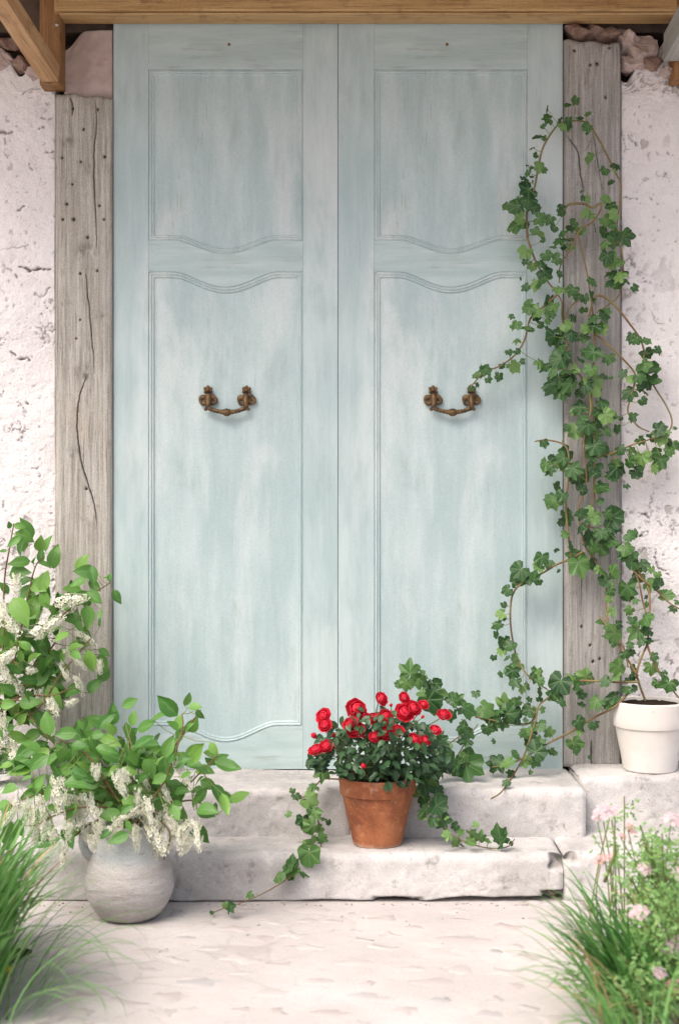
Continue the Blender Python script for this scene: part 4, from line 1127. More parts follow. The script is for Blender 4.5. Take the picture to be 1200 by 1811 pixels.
# ------------------------------------------------------------------ pots
def pot_mesh(name, r_rim, r_base, h, rim_h, mat, n=56, seed=1):
    lip = r_rim; under = r_rim - .0045; th = .009
    rb = r_base
    prof = [(rb * .6, 0.0015), (rb - .003, 0.0), (rb, .003)]
    for i in range(1, 8):
        t = i / 8; prof.append((rb + (under - .0045 - rb) * t, .003 + (h - rim_h - .003) * t))
    prof += [(under - .0045, h - rim_h - .0006), (lip - .0055, h - rim_h - .0002), (lip - .0042, h - rim_h + .0006), (lip - .0034, h - rim_h + .003), (lip - .002, h - rim_h + .02), (lip, h - .004), (lip - .002, h - .001), (lip - .005, h), (lip - th, h - .003), (lip - th - .004, h - .03), (.001, h - .032)]
    V, Fc = lathe(prof, n)
    rr = random.Random(seed); V2 = []
    for x, y, z in V:
        a = math.atan2(y, x); k = 1 + .006 * math.sin(2 * a + z * 9 + seed) + .003 * math.sin(5 * a + z * 60)
        V2.append((x * k, y * k, z))
    me = mesh(name, V2, Fc, [mat]); me.set_sharp_from_angle(angle=R(32)); return me
def soil_mesh(r, seed):
    V = [(0, 0, .008)]; n = 30; rr = random.Random(seed)
    for k in range(1, 8):
        for j in range(n):
            a = 2 * math.pi * j / n
            V.append((r * k / 7 * math.cos(a), r * k / 7 * math.sin(a), .010 * (1 - (k / 7) ** 2) + rr.uniform(-.004, .004)))
    Fc = [(0, 1 + j, 1 + (j + 1) % n) for j in range(n)]
    for k in range(6):
        for j in range(n):
            a = 1 + k * n + j; b = 1 + k * n + (j + 1) % n; Fc.append((a, a + n, b + n, b))
    return mesh('soil', V, Fc, [SOIL])

# ---- white pot with the climbing ivy
pc = W(1148, 1362, -.105); pz = ZS + .022
pioy = thing('potted_ivy', (pc.x, -.105, pz), 'ivy in a white clay pot, climbing the right door post', 'potted plant')
po1 = Vector((pc.x, -.105, pz))
link('pot', pot_mesh('pot', .1035, .0725, .190, .070, WHITEPOT, seed=4), pioy)
link('soil', soil_mesh(.089, 4), pioy, (0, 0, .177))
S = [[(1140, 1232), (1128, 1205), (1125, 1188), (1135, 1158), (1143, 1138), (1146, 1105), (1135, 1060), (1127, 1025), (1100, 970), (1060, 938), (1035, 930)],
     [(1127, 1195), (1105, 1160), (1095, 1145), (1072, 1090), (1070, 1030), (1047, 985), (1032, 960), (1022, 900), (1036, 850), (1031, 780), (1044, 720), (1030, 672), (1013, 647), (1000, 600), (999, 560), (1013, 537), (1033, 528)],
     [(1040, 560), (1053, 524), (1073, 528), (1093, 547), (1113, 573), (1130, 597), (1138, 622), (1137, 645), (1147, 667), (1160, 690), (1177, 717), (1187, 743), (1182, 762), (1170, 772)],
     [(985, 520), (960, 542), (937, 563), (927, 600), (910, 627), (883, 647), (857, 657), (832, 683)],
     [(932, 420), (931, 376), (944, 333), (952, 290), (961, 257), (984, 222), (1000, 216), (1017, 213), (1038, 218), (1056, 243), (1074, 277), (1087, 304), (1097, 326), (1095, 362), (1090, 403), (1098, 440), (1101, 480), (1095, 518), (1080, 535), (1055, 552)],
     [(997, 372), (1005, 361), (1031, 360), (1047, 367), (1060, 359), (1061, 370), (1047, 392), (1026, 405), (1008, 440), (990, 470), (988, 500)],
     [(932, 420), (943, 453), (960, 487), (980, 513), (992, 533), (993, 560), (1000, 600)],
     [(1052, 590), (1072, 608), (1093, 627), (1120, 657), (1121, 677), (1112, 710), (1110, 730), (1127, 753), (1147, 763)],
     [(1040, 812), (1077, 802), (1103, 792), (1127, 783), (1165, 772)],
     [(1030, 975), (1008, 988), (981, 999), (962, 1011), (921, 1032), (906, 1051), (902, 1075), (902, 1102), (906, 1133), (914, 1163), (929, 1190), (950, 1207), (967, 1219)],
     [(1128, 1205), (1095, 1206), (1063, 1204), (1020, 1204), (1000, 1210), (984, 1219), (968, 1234), (952, 1248), (946, 1275), (935, 1310), (923, 1342), (905, 1373), (886, 1400), (868, 1412)],
     [(950, 1252), (940, 1275), (923, 1280), (890, 1277), (865, 1272), (840, 1268)],
     [(1110, 1225), (1085, 1250), (1047, 1270), (1008, 1294), (978, 1309), (959, 1320), (926, 1339), (896, 1352), (870, 1356)],
     [(1100, 985), (1130, 1020), (1160, 1044), (1184, 1067), (1212, 1082)], [(1143, 1138), (1154, 1169), (1172, 1200), (1205, 1240)],
     [(1146, 1105), (1148, 1060), (1142, 1030), (1128, 1010)], [(1045, 990), (1040, 940), (1048, 880), (1050, 800), (1048, 740), (1045, 680), (1050, 620), (1048, 560), (1040, 500), (1030, 450), (1020, 410)],
     [(1010, 988), (1000, 900), (1005, 830), (1000, 790), (970, 778), (945, 780)], [(1060, 1090), (1075, 1110), (1100, 1140), (1110, 1180)]]
rr = random.Random(2)
paths = []
for P in S:
    paths.append([W(x, y, main_depth(x, y) - .012 + rr.uniform(-.016, .016)) for x, y in P])
paths[0][0] = Vector((po1.x - .01, po1.y, pz + .182)); 
ipts = stems_of(pioy, po1, paths, .0034, .0020, IVYSTEM)
def young1(px, py, r):
    if px < 940 and 540 < py < 700: return r.random() < .75
    if px < 945 and 340 < py < 480: return r.random() < .45
    if px > 1040 and 960 < py < 1200: return r.random() < .4
    if px < 1060 and py > 1380: return r.random() < .5
    return r.random() < .07
build_ivy(pioy, po1, leaves1, main_depth, ipts, 5, young1)

# ---- ivy strands round the rose pot
trail = thing('trailing_ivy', W(700, 1372, -.24), 'loose ivy strands behind the red rose, trailing down both steps', 'ivy')
to = trail.location.copy()
T = [[(620, 1380), (590, 1377), (570, 1378), (557, 1390), (549, 1402), (555, 1425), (562, 1450), (567, 1480), (565, 1500), (545, 1530), (510, 1553), (470, 1577), (430, 1595), (395, 1606), (372, 1616)],
     [(720, 1370), (740, 1385), (752, 1402), (762, 1420), (775, 1440), (790, 1467), (815, 1485), (850, 1497), (880, 1500), (900, 1495), (909, 1483)],
     [(850, 1270), (822, 1258), (800, 1248), (778, 1230), (765, 1212), (740, 1195), (722, 1190)], [(815, 1300), (790, 1318), (770, 1345), (745, 1372)],
     [(800, 1350), (815, 1325), (830, 1300), (845, 1280)], [(549, 1400), (530, 1412), (518, 1405)]]
tp = [[W(x, y, trail_depth(x, y) + .006) for x, y in P] for P in T]
tpts = stems_of(trail, to, tp, .0022, .0013, IVYSTEM)
build_ivy(trail, to, leaves2, trail_depth, tpts, 8, lambda px, py, r: r.random() < (.45 if px < 600 else .3))

# ------------------------------------------------------------------ rose in terracotta
rc = Vector((W(667, 0, -.352).x, -.352, ZT + .002))
rose = thing('potted_rose', rc, 'miniature red rose bush in a terracotta pot on the lower step', 'potted plant')
link('pot', pot_mesh('pot', .101, .063, .176, .044, TERRA, seed=9), rose)
link('soil', soil_mesh(.088, 9), rose, (0, 0, .160))
def rose_bloom(seed, openness=1.0):
    rr = random.Random(seed); m = MB()
    # cabbage-like bloom: petals wrap a dome, each layer wider and more open
    lay = [(2, .22, 88, 1.4, .46), (3, .38, 76, 1.1, .42), (4, .60, 58, .95, .30), (4, .80, 34, .92, .14), (5, 1.02, 6, .78, -.06)]
    for li, (n, r, el, sp, zo) in enumerate(lay):
        for k in range(n):
            a0 = 2 * math.pi * (k + .37 * li + rr.uniform(-.1, .1)) / n; rk = r * rr.uniform(.93, 1.05)
            V = []; rows, cols = 5, 5; tl = rr.uniform(-.14, .14); rf = rr.uniform(2.2, 4.5); rp = rr.uniform(0, 6)
            for i in range(rows):
                t = i / (rows - 1); e = R(-70 + (el + 70) * t)
                for j in range(cols):
                    u = -1 + 2 * j / (cols - 1)
                    fl = .10 * openness * max(t - .7, 0) / .3 * (1 if li > 1 else .3)
                    rad = rk * math.cos(e) * .86 + rk * fl + .12 * rk + .06 * rk * t * math.sin(rf * u * 1.3 + rp * 2)
                    zz = zo + rk * .62 * math.sin(e) - .05 * u * u * t - fl * .3 * rk + tl * u + .07 * t * t * math.sin(rf * u + rp)
                    a = a0 + u * sp * (.55 + .45 * math.sin(math.pi * (.15 + .6 * t))) * (1 - .12 * (t == 1) * abs(u))
                    V.append((rad * math.cos(a), rad * math.sin(a), zz))
            Fc = [(i * cols + j, i * cols + j + 1, (i + 1) * cols + j + 1, (i + 1) * cols + j) for i in range(rows - 1) for j in range(cols - 1)]
            m.add(V, Fc, rr.random() * .8, 0, [i / (rows - 1) for i in range(rows) for j in range(cols)])
    m.ball((0, 0, .52), (.22, .22, .18), 8, 5, mi=0)
    for k in range(5):       # sepals
        a = 2 * math.pi * k / 5
        m.add([(.1 * math.cos(a - .5), .1 * math.sin(a - .5), -.3), (.1 * math.cos(a + .5), .1 * math.sin(a + .5), -.3), (.75 * math.cos(a), .75 * math.sin(a), -.22)], [(0, 1, 2)], 0, 1)
    m.ball((0, 0, -.32), (.16, .16, .2), 7, 5, mi=1)
    return m.me('flower', [REDPETAL, ROSELEAF])
def rose_bud(seed):
    m = MB(); m.ball((0, 0, .1), (.55, .55, .75), 9, 7, 0); rr = random.Random(seed)
    m.v = [(x * (1 + .12 * math.sin(4 * math.atan2(y, x) + z * 4)), y * (1 + .12 * math.cos(4 * math.atan2(y, x) + z * 4)), z) for x, y, z in m.v]
    for k in range(5):
        a = 2 * math.pi * k / 5
        m.add([(.3 * math.cos(a - .6), .3 * math.sin(a - .6), -.6), (.3 * math.cos(a + .6), .3 * math.sin(a + .6), -.6), (.66 * math.cos(a), .66 * math.sin(a), .05), (.75 * math.cos(a), .75 * math.sin(a), .35)], [(0, 1, 2), (1, 3, 2)], 0, 1)
    m.ball((0, 0, -.62), (.26, .26, .2), 7, 5, mi=1)
    return m.me('bud', [REDPETAL, ROSELEAF])
BLOOM = [rose_bloom(i, 1.0) for i in range(4)]; BUD = [rose_bud(i) for i in range(2)]
blooms = [(185,290,105),(195,360,100),(112,448,58),(266,440,52),(125,555,110),(205,528,95),(268,512,62),(445,235,130),(500,290,80),(395,350,95),(438,395,125),(572,310,88),(498,452,38),(642,155,90),(676,300,100),(590,455,95),(670,432,105),(763,408,100),(715,207,34),(820,147,80),(822,262,120),(895,230,110),(972,200,72),(963,300,34),(1133,278,90),(1068,400,80),(905,482,105),(990,480,75),(500,688,58)]
rr = random.Random(21); rstems = []
for (x, y, w) in blooms:
    px, py = 530 + x / 4.444, 1200 + y / 4.444
    yy = -.352 - .055 - .075 * sstep(1215, 1340, py) + rr.uniform(-.02, .02)
    c = W(px, py, yy); r = w / 4.444 / (F_PX / (D0 + yy)) / 2 * 1.20
    d = Vector(((px - 665) / 260 + rr.gauss(0, .2), -.75 + rr.gauss(0, .15), .62 + rr.gauss(0, .2))).normalized()
    bud = w < 60
    M = place(Vector((rr.gauss(0, 1), rr.gauss(0, 1), rr.gauss(0, 1))).cross(d), d, c - rc, r if not bud else r * 1.15)
    link('bud' if bud else 'flower', rr.choice(BUD if bud else BLOOM), rose, mat4=M if bud else M @ Matrix.Diagonal((rr.uniform(.92, 1.08), rr.uniform(.92, 1.08), rr.uniform(.6, .95), 1)))
    base = rc + Vector((rr.uniform(-.05, .05), rr.uniform(-.04, .04), .165))
    e = c - d * r * .6
    rstems.append([base, base.lerp(e, .5) + Vector((0, .015, .01)), e])
rpts = stems_of(rose, rc, rstems, .0022, .0012, GREENSTEM, 'stem', 5)
# leaflets in a wide, loose dome over the pot
n_leaf = 0; stuff = MB()
for i in range(760):
    for _ in range(30):
        px = rr.uniform(545, 805); py = rr.uniform(1238, 1398)
        u = (px - 672) / 128
        topl = 1245 + 75 * u * u + rr.uniform(0, 26); botl = 1392 - 26 * u * u - (12 if u < 0 else 0)
        if topl < py < botl and abs(u) < 1.0: break
    f = (py - 1238) / 160
    yy = -.352 + rr.uniform(-.13, .11) * math.sqrt(max(1 - u * u * .8, .1)) - .02
    c = W(px, py, yy); s = rr.uniform(.017, .030)
    tip = Vector((u * .8 + rr.gauss(0, .5), rr.gauss(-.45, .4), -.35 + rr.gauss(0, .4))).normalized()
    nor = Vector((u * .3 + rr.gauss(0, .35), -.55, .9 + rr.gauss(0, .3)))
    M = place(tip, nor, c - tip * s * .5 - rc, s)
    if yy < -.36 and n_leaf < 295:
        link('leaf', rr.choice(RO_M), rose, mat4=M); n_leaf += 1
    else:
        V, Fc, ve = rr.choice(RO_D); stuff.add([M @ Vector(v) for v in V], Fc, rr.random(), 0, ve)
o = link('leaves', stuff.me('leaves', [ROSELEAF]), rose); o['kind'] = 'stuff'

# ------------------------------------------------------------------ jug, glass vase and the blossom branches
jc = Vector((W(229, 0, -.585).x, -.585, .002))
jug = thing('jug', jc, 'squat grey stoneware jug standing on the paving by the steps', 'jug')
prof = [(.045, .0015), (.062, 0), (.067, .004)]
for t, r in ((.012, .077), (.03, .0905), (.05, .1005), (.072, .1065), (.095, .1065), (.118, .101), (.140, .0925), (.160, .084), (.180, .0775), (.198, .0745), (.212, .075), (.222, .0775), (.226, .079), (.229, .077), (.228, .072), (.215, .063), (.19, .062), (.12, .088), (.06, .095), (.01, .05)):
    prof.append((r, t))
V, Fc = lathe(prof, 64)
V = [(x * (1 + .008 * math.sin(2 * math.atan2(y, x) + 1) + .004 * math.sin(z * 260) + .003 * math.sin(5 * math.atan2(y, x) + z * 90)), y * (1 + .008 * math.sin(2 * math.atan2(y, x) + 1) + .004 * math.sin(z * 260)), z) for x, y, z in V]
link('body', mesh('body', V, Fc, [JUG]), jug)
m = MB(); m.tube(smooth_path([(-.068, 0, .205), (-.098, -.004, .212), (-.112, -.006, .185), (-.104, -.004, .155), (-.088, 0, .135)], 6), .0105, 10)
link('handle', m.me('handle', [JUG]), jug)

vc = Vector((W(-6, 0, -.15).x, -.15, ZS + .004))
vase = thing('glass_vase', vc, 'clear glass vase at the left edge, standing on the upper step', 'vase')
V, Fc = lathe([(.02, .001), (.036, 0), (.040, .003), (.0415, .02), (.043, .10), (.046, .18), (.0485, .19), (.0455, .19), (.0405, .10), (.0385, .03), (.034, .018), (.001, .016)], 40)
link('body', mesh('body', V, Fc, [GLASS]), vase)

def raceme(seed, n=64, dense_=1.0):
    rr = random.Random(seed); m = MB()
    m.tube([(0, -.5, 0), (0.02, 0, .01), (0, .5, 0)], [.012, .010, .006], 5, mi=2, cap=False)
    for i in range(n):
        t = i / n
        y = -.42 + .95 * t; r = (.27 - .17 * t ** 2) * rr.uniform(.45, 1.2)
        a = i * 2.4 + rr.uniform(-.4, .4)
        c = Vector((r * math.cos(a), y + rr.uniform(-.02, .02), r * math.sin(a)))
        d = Vector((math.cos(a), .25 + rr.gauss(0, .25), math.sin(a))).normalized()
        s = (.092 if t < .75 else .055) * rr.uniform(.85, 1.15)
        Fm = frame(d.orthogonal().normalized(), d)
        tint = rr.random() * .9
        rot = rr.uniform(0, 6)
        if t > .9:
            m.ball(c, s * .55, 5, 4, mi=0); continue
        for k in range(5):
            b = rot + 2 * math.pi * k / 5
            cu = Vector((math.cos(b), math.sin(b), 0)); cw = Vector((-math.sin(b), math.cos(b), 0))
            V = [cu * .15 * s, cu * .62 * s + cw * .40 * s + Vector((0, 0, .16 * s)), cu * 1.05 * s + Vector((0, 0, .22 * s)), cu * .62 * s - cw * .40 * s + Vector((0, 0, .16 * s))]
            m.add([c + Fm @ v for v in V], [(0, 1, 2, 3)], tint, 0)
        m.ball(c + d * s * .12, s * .22, 5, 3, mi=1)
    return m.me('flower_cluster', [WHITEPETAL, CENTRE, GREENSTEM])
RAC = [raceme(i) for i in range(6)]
def bouquet(root, org, leaves, clusters, branch_px, neck, neck_px, cy, spread, seed, filler, box):
    rr = random.Random(seed); paths = []
    for P in branch_px:
        e = P[-1]; L = []
        for k, (x, y) in enumerate(P):
            L.append(W(x, y, cy - spread * .25 + rr.uniform(-spread, spread) * .3))
        paths.append([Vector(neck) + Vector((rr.uniform(-.02, .02), rr.uniform(-.02, .02), -.10)), Vector(neck) + Vector((rr.uniform(-.03, .03), rr.uniform(-.03, .02), 0))] + L)
    pts = stems_of(root, org, paths, .0036, .0016, BARK, 'branch')
    pairs = []
    allL = [(x, y, w, a, 0) for x, y, w, a in leaves]
    for i in range(filler):
        px = rr.gauss(box[0], box[2]); py = rr.gauss(box[1], box[3]); allL.append((px, py, rr.uniform(26, 44), None, 1))
    for px, py, w, ang, fill in allL:
        y = cy + (rr.uniform(-1, .2) * spread if not fill else rr.uniform(-.5, .7) * spread)
        c = W(px, py, y); s = w / (F_PX / (D0 + y)) * 1.04
        if ang is None:
            dx, dz = px - neck_px[0], -(py - neck_px[1])
            a = math.atan2(dz + rr.gauss(0, 30), dx + rr.gauss(0, 30)) + rr.gauss(0, .6)
        else: a = R(ang)
        tip = Vector((math.cos(a), rr.uniform(-.75, .05), math.sin(a) - .15)).normalized()
        nor = Vector((rr.gauss(0, .45), -.8, rr.uniform(.1, 1.2)))
        loc = c - tip * s * .5
        M = place(tip, nor, loc - org, (s * rr.uniform(.85, 1.12), s, s))
        link('leaf', rr.choice(CH_M), root, mat4=M)
        d = np.linalg.norm(pts - np.array(loc), axis=1); k = int(d.argmin())
        if d[k] < .10: pairs.append((pts[k], loc))
    for px, py, w, ang in clusters:
        y = cy + rr.uniform(-.95, -.15) * spread
        c = W(px, py, y); s = w / (F_PX / (D0 + y)) * 1.24 * rr.uniform(.75, 1.15)
        a = R(ang if ang is not None else rr.uniform(-125, -40))
        ax = Vector((math.cos(a), rr.uniform(-.35, .1), math.sin(a))).normalized()
        fat = rr.uniform(.68, .98) * (min(max(.052 / s, .8), 1.5))
        M = place(ax, Vector((rr.gauss(0, 1), -1, rr.gauss(0, 1))), c - org, (s * fat, s, s * fat))
        o = link('flower_cluster', rr.choice(RAC), root, mat4=M)
        st = c - ax * s * .5
        d = np.linalg.norm(pts - np.array(st), axis=1); k = int(d.argmin())
        if d[k] < .14: pairs.append((pts[k], st))
    petioles('leaf_stalks', pairs, root, org, GREENSTEM, .0010)

def cv(oy, L): return [(x / 2.667, oy + y / 2.667, w / 2.667, (r[0] if r else None)) for x, y, w, *r in L]
b1L = cv(1220, [(790,75,130,128),(920,78,70,10),(945,115,60,-50),(855,150,50,80),(885,170,60,60),(815,170,80,140),(910,165,90,60),(795,265,110,70),(785,375,130,-85),(935,290,130,60),(1010,275,70,-50),(1075,355,130,-8),(990,335,60,140),(940,425,80,60),(600,180,60,100),(635,195,60,45),(600,280,70,95),(680,245,120,35),(715,255,90,20),(690,305,110,10),(705,370,100,-50),(720,465,90,20),(690,540,80,-70),(510,240,110,10),(460,205,70,25),(380,205,60,100),(310,205,100,170),(375,255,80,15),(295,300,90,100),(430,320,100,0),(500,275,100,5),(530,310,110,-5),(320,370,100,20),(380,390,90,-10),(540,380,90,40),(360,440,120,10),(355,515,120,195),(440,500,80,-20),(550,525,120,-5),(520,590,110,170),(600,560,70,40),(560,695,100,190),(610,640,60,-60),(640,465,80,150),(490,680,80,190),(860,610,100,80),(915,530,90,85),(950,495,90,60),(1030,490,110,-50),(1060,540,110,-70),(1020,560,60,-80),(970,560,110,25),(860,480,90,70),(830,580,80,-60),(870,640,80,40),(810,320,60,60),(850,340,90,45),(270,380,70,110),(230,485,90,75),(190,430,80,60),(135,495,90,195),(130,420,60,200),(15,550,80,210),(40,470,90,180),(25,580,70,-110),(30,355,60,180),(345,710,90,-70),(310,680,70,-110),(45,690,140,-95),(90,650,90,-70),(750,420,80,200),(880,400,70,30),(960,380,60,-20),(165,330,60,20)])
b1C = cv(1220, [(455,385,90,-80),(570,440,115,-70),(680,420,110,-60),(860,390,130,-60),(280,490,180,-85),(350,570,150,-75),(430,540,120,-60),(480,620,110,-80),(130,580,170,-75),(60,580,100,-120),(215,640,120,-95),(165,680,80,-88),(300,780,95,-92),(620,580,130,-150),(700,620,130,-70),(740,690,140,-60),(770,600,130,-110),(720,800,110,-110),(860,680,150,-100),(930,680,120,-80),(800,720,110,-120),(410,680,100,-85),(250,690,70,-90),(780,480,110,-60),(440,720,70,-80),(650,500,100,-90),(330,620,90,-85),(590,400,80,-60),(880,730,80,-120),(390,560,120,-80),(160,600,130,-80),(560,650,110,-85),(640,690,100,-80),(520,690,90,-90),(600,720,80,-95),(460,670,90,-80),(820,640,120,-70),(700,560,110,-75),(320,670,90,-85),(200,560,120,-85)])
b2L = cv(900, [(45,75,40,90),(95,80,60,10),(115,130,90,-15),(65,150,70,-150),(15,200,40,180),(95,245,100,170),(85,300,110,20),(165,235,60,70),(215,260,60,-5),(190,360,110,-25),(90,480,150,-55),(20,370,70,120),(370,345,80,190),(405,290,100,165),(435,310,90,-80),(450,360,80,-40),(340,385,100,165),(445,415,90,-30),(505,325,40,150),(520,320,40,80),(555,410,70,-50),(475,500,50,-100),(260,465,60,100),(415,510,110,-85),(340,510,100,150),(375,545,70,-40),(290,600,80,200),(190,650,120,-50),(490,675,60,-20),(485,725,90,-60),(425,720,110,-80),(360,690,80,-30),(245,765,90,50),(300,690,70,80),(340,860,110,190),(260,880,120,-45),(260,815,90,-20),(140,800,100,165),(215,900,70,90),(150,700,80,60),(100,690,60,90),(180,720,80,200),(40,920,80,20),(130,900,70,20),(105,990,80,60),(245,970,110,10),(150,1075,110,200),(200,1110,90,30),(40,1030,60,180),(20,620,80,120),(50,600,80,100),(120,640,70,130),(60,760,90,150),(40,850,90,130),(90,740,80,80),(215,560,60,60),(20,1000,80,190)])
b2C = cv(900, [(80,360,95,-85),(340,430,130,10),(40,520,150,-50),(130,580,130,-20),(225,550,130,30),(410,610,130,-40),(35,695,110,40),(355,700,130,-45),(470,740,70,-80),(300,760,110,-60),(60,830,110,-40),(110,870,110,-60),(190,900,130,-80),(250,930,80,-60),(340,910,70,20),(375,830,80,-70),(240,1020,90,-80),(70,1130,150,-35),(15,1000,80,-80),(210,1170,60,60),(150,760,50,0),(95,1190,130,-35),(15,480,90,-70),(20,760,100,-60)])
neck1 = jc + Vector((0, 0, .215))
q1 = thing('blossom_branches', neck1, 'leafy branches of white bird cherry blossom standing in the grey jug', 'branches')
bouquet(q1, neck1, b1L, b1C, [[(280, 1400), (320, 1300), (322, 1262)], [(300, 1420), (350, 1370), (385, 1335)], [(232, 1420), (234, 1370), (228, 1300)], [(200, 1400), (150, 1330), (110, 1310)], [(180, 1420), (90, 1400), (15, 1425)],
        [(290, 1430), (340, 1415), (385, 1440)], [(200, 1430), (130, 1430), (60, 1460)], [(265, 1380), (300, 1330), (355, 1255)], [(190, 1395), (175, 1330), (165, 1290)], [(260, 1440), (300, 1470), (290, 1520)], [(195, 1440), (130, 1480), (110, 1530)]],
        neck1, (232, 1440), -.585, .16, 31, 212, (205, 1375, 92, 46))
neck2 = vc + Vector((0, 0, .18))
q2 = thing('blossom_branches', neck2, 'taller sprays of white bird cherry blossom rising before the left post', 'branches')
bouquet(q2, neck2, b2L, b2C, [[(30, 1237), (60, 1180), (97, 1137), (110, 1090), (150, 1060), (195, 1030)], [(5, 1150), (8, 1030), (18, 965), (25, 925)], [(20, 1200), (40, 1100), (60, 1010), (75, 985)], [(40, 1230), (90, 1230), (130, 1215)], [(-10, 1200), (-40, 1100), (-60, 1020)],
        [(60, 1260), (110, 1190), (160, 1130)], [(30, 1237), (60, 1275), (97, 1316)]], neck2, (20, 1300), -.20, .12, 33, 200, (40, 1180, 60, 95))

# ------------------------------------------------------------------ garden beds
def bed(name, x0, x1, y0, y1, seed, label):
    n, mm = 60, 60; V = []; 
    for i in range(n):
        for j in range(mm):
            u, v = i / (n - 1), j / (mm - 1); x = x0 + (x1 - x0) * u; y = y0 + (y1 - y0) * v
            e = min(u, 1 - u, v, 1 - v) * 8
            V.append((x, y, -.01 + .035 * min(e, 1) + .02 * float(fbm(np.array(x * 12), np.array(y * 12), 3, seed))))
    Fc = [(i * mm + j, (i + 1) * mm + j, (i + 1) * mm + j + 1, i * mm + j + 1) for i in range(n - 1) for j in range(mm - 1)]
    o = link(name, mesh(name, V, Fc, [SOIL])); return tag(o, label, kind='structure')
bed('soil_bed', -1.6, -.66, -1.75, -.78, 3, 'dark soil bed at the left of the paving')
bed('soil_bed', .60, 1.7, -2.0, -.66, 5, 'dark soil bed at the right of the paving')

def blade(m, base, h, lean, droop, w, az, rr, tint, seg=7, mi=0):
    """curved grass blade: rises, then arches over in direction az"""
    d = Vector((math.cos(az), math.sin(az), 0)); side = Vector((-math.sin(az), math.cos(az), 0))
    face = (side * math.cos(rr.uniform(-.6, .6)) + d * 0.3 * rr.uniform(-1, 1)).normalized()
    V = []; p = Vector(base); th = math.pi / 2 - lean; st = h / seg; ve = []
    for i in range(seg + 1):
        t = i / seg
        ww = w * (1 - t ** 2.2) * (.6 + .4 * min(t * 4, 1)) + .0003
        fold = Vector((0, 0, 1)).cross(face) * 0
        V += [p - face * ww, p + d * ww * .0 + Vector((0, 0, -ww * .5)), p + face * ww]; ve += [0, 1, 0]
        th -= droop / seg * (0.4 + 1.4 * t)
        p = p + d * (st * math.cos(th)) + Vector((0, 0, st * math.sin(th)))
    Fc = []
    for i in range(seg):
        for k in (0, 1):
            a = i * 3 + k; Fc.append((a, a + 1, a + 4, a + 3))
    m.add(V, Fc, tint, mi, ve)
rr = random.Random(77)
m = MB()
for i in range(560):
    dpt = rr.uniform(2.66, 3.20)
    s = F_PX / dpt
    edge = 14 - 150 * max(0, (2.75 - dpt)) * 0
    px = edge - 20 - abs(rr.gauss(0, 90)) - (12 if dpt > 3.0 else 0)
    x = (px - 600) / s; y = dpt - D0
    out = rr.random()
    az = rr.uniform(0, 2 * math.pi) if out < .45 else rr.gauss(-.25, .7)
    blade(m, (x, y, .005), rr.uniform(.16, .36) * (1.12 if px < 50 else .8), rr.uniform(.02, .28), rr.uniform(.2, 1.35), rr.uniform(.0045, .0125), az, rr, rr.random(), 7, 1 if rr.random() < .06 else 0)
for i in range(45):       # the long loose blades that arch over the paving
    dpt = rr.uniform(2.5, 3.0); s = F_PX / dpt; px = rr.uniform(-10, 75)
    blade(m, ((px - 600) / s, dpt - D0, .005), rr.uniform(.22, .36), rr.uniform(.2, .5), rr.uniform(1.2, 2.4), rr.uniform(.0012, .0022), rr.gauss(0, .5), rr, rr.random(), 9)
grass = link('grass', m.me('grass', [GRASS, DRY])); tag(grass, 'long green grass arching over the left edge of the paving', kind='stuff')
m = MB()
for i in range(190):
    dpt = rr.uniform(2.45, 3.05); s = F_PX / dpt; px = 1062 + abs(rr.gauss(0, 70))
    blade(m, ((px - 600) / s, dpt - D0, .01), rr.uniform(.10, .30), rr.uniform(.1, .7), rr.uniform(.3, 1.6), rr.uniform(.0020, .0052), rr.gauss(math.pi, .9), rr, rr.random(), 7, 1 if rr.random() < .10 else 0)
grass2 = link('grass', m.me('grass', [GRASS, DRY])); tag(grass2, 'thin grass leaning over the right edge of the paving', kind='stuff')
# dandelion in the left grass
dp = W(12, 1713, -1.28)
dn = thing('dandelion', (dp.x, -1.28, 0), 'small yellow flower among the grass at the left edge', 'flower')
m = MB(); m.tube([(0, 0, 0), (.004, .002, dp.z * .5), (0, 0, dp.z)], .0014, 5); link('stem', m.me('stem', [GREENSTEM]), dn)
m = MB()
for k in range(40):
    a = k * 2.4; r = .010 * math.sqrt((k + 1) / 40); d = Vector((math.cos(a), math.sin(a), .5 * (1 - r / .010))).normalized(); q = Vector((-math.sin(a), math.cos(a), 0)) * .0012
    c = Vector((0, 0, .001)); e = c + Vector((math.cos(a) * r, math.sin(a) * r, .004 - r * .25))
    m.add([c - q * .5, c + q * .5, e + q, e - q], [(0, 1, 2, 3)], rr.random())
M = place(Vector((0, -.6, .8)).orthogonal(), Vector((0, -.75, .65)), Vector((0, 0, dp.z)), 1.0)
link('flower', m.me('flower', [YELLOW]), dn, mat4=M)

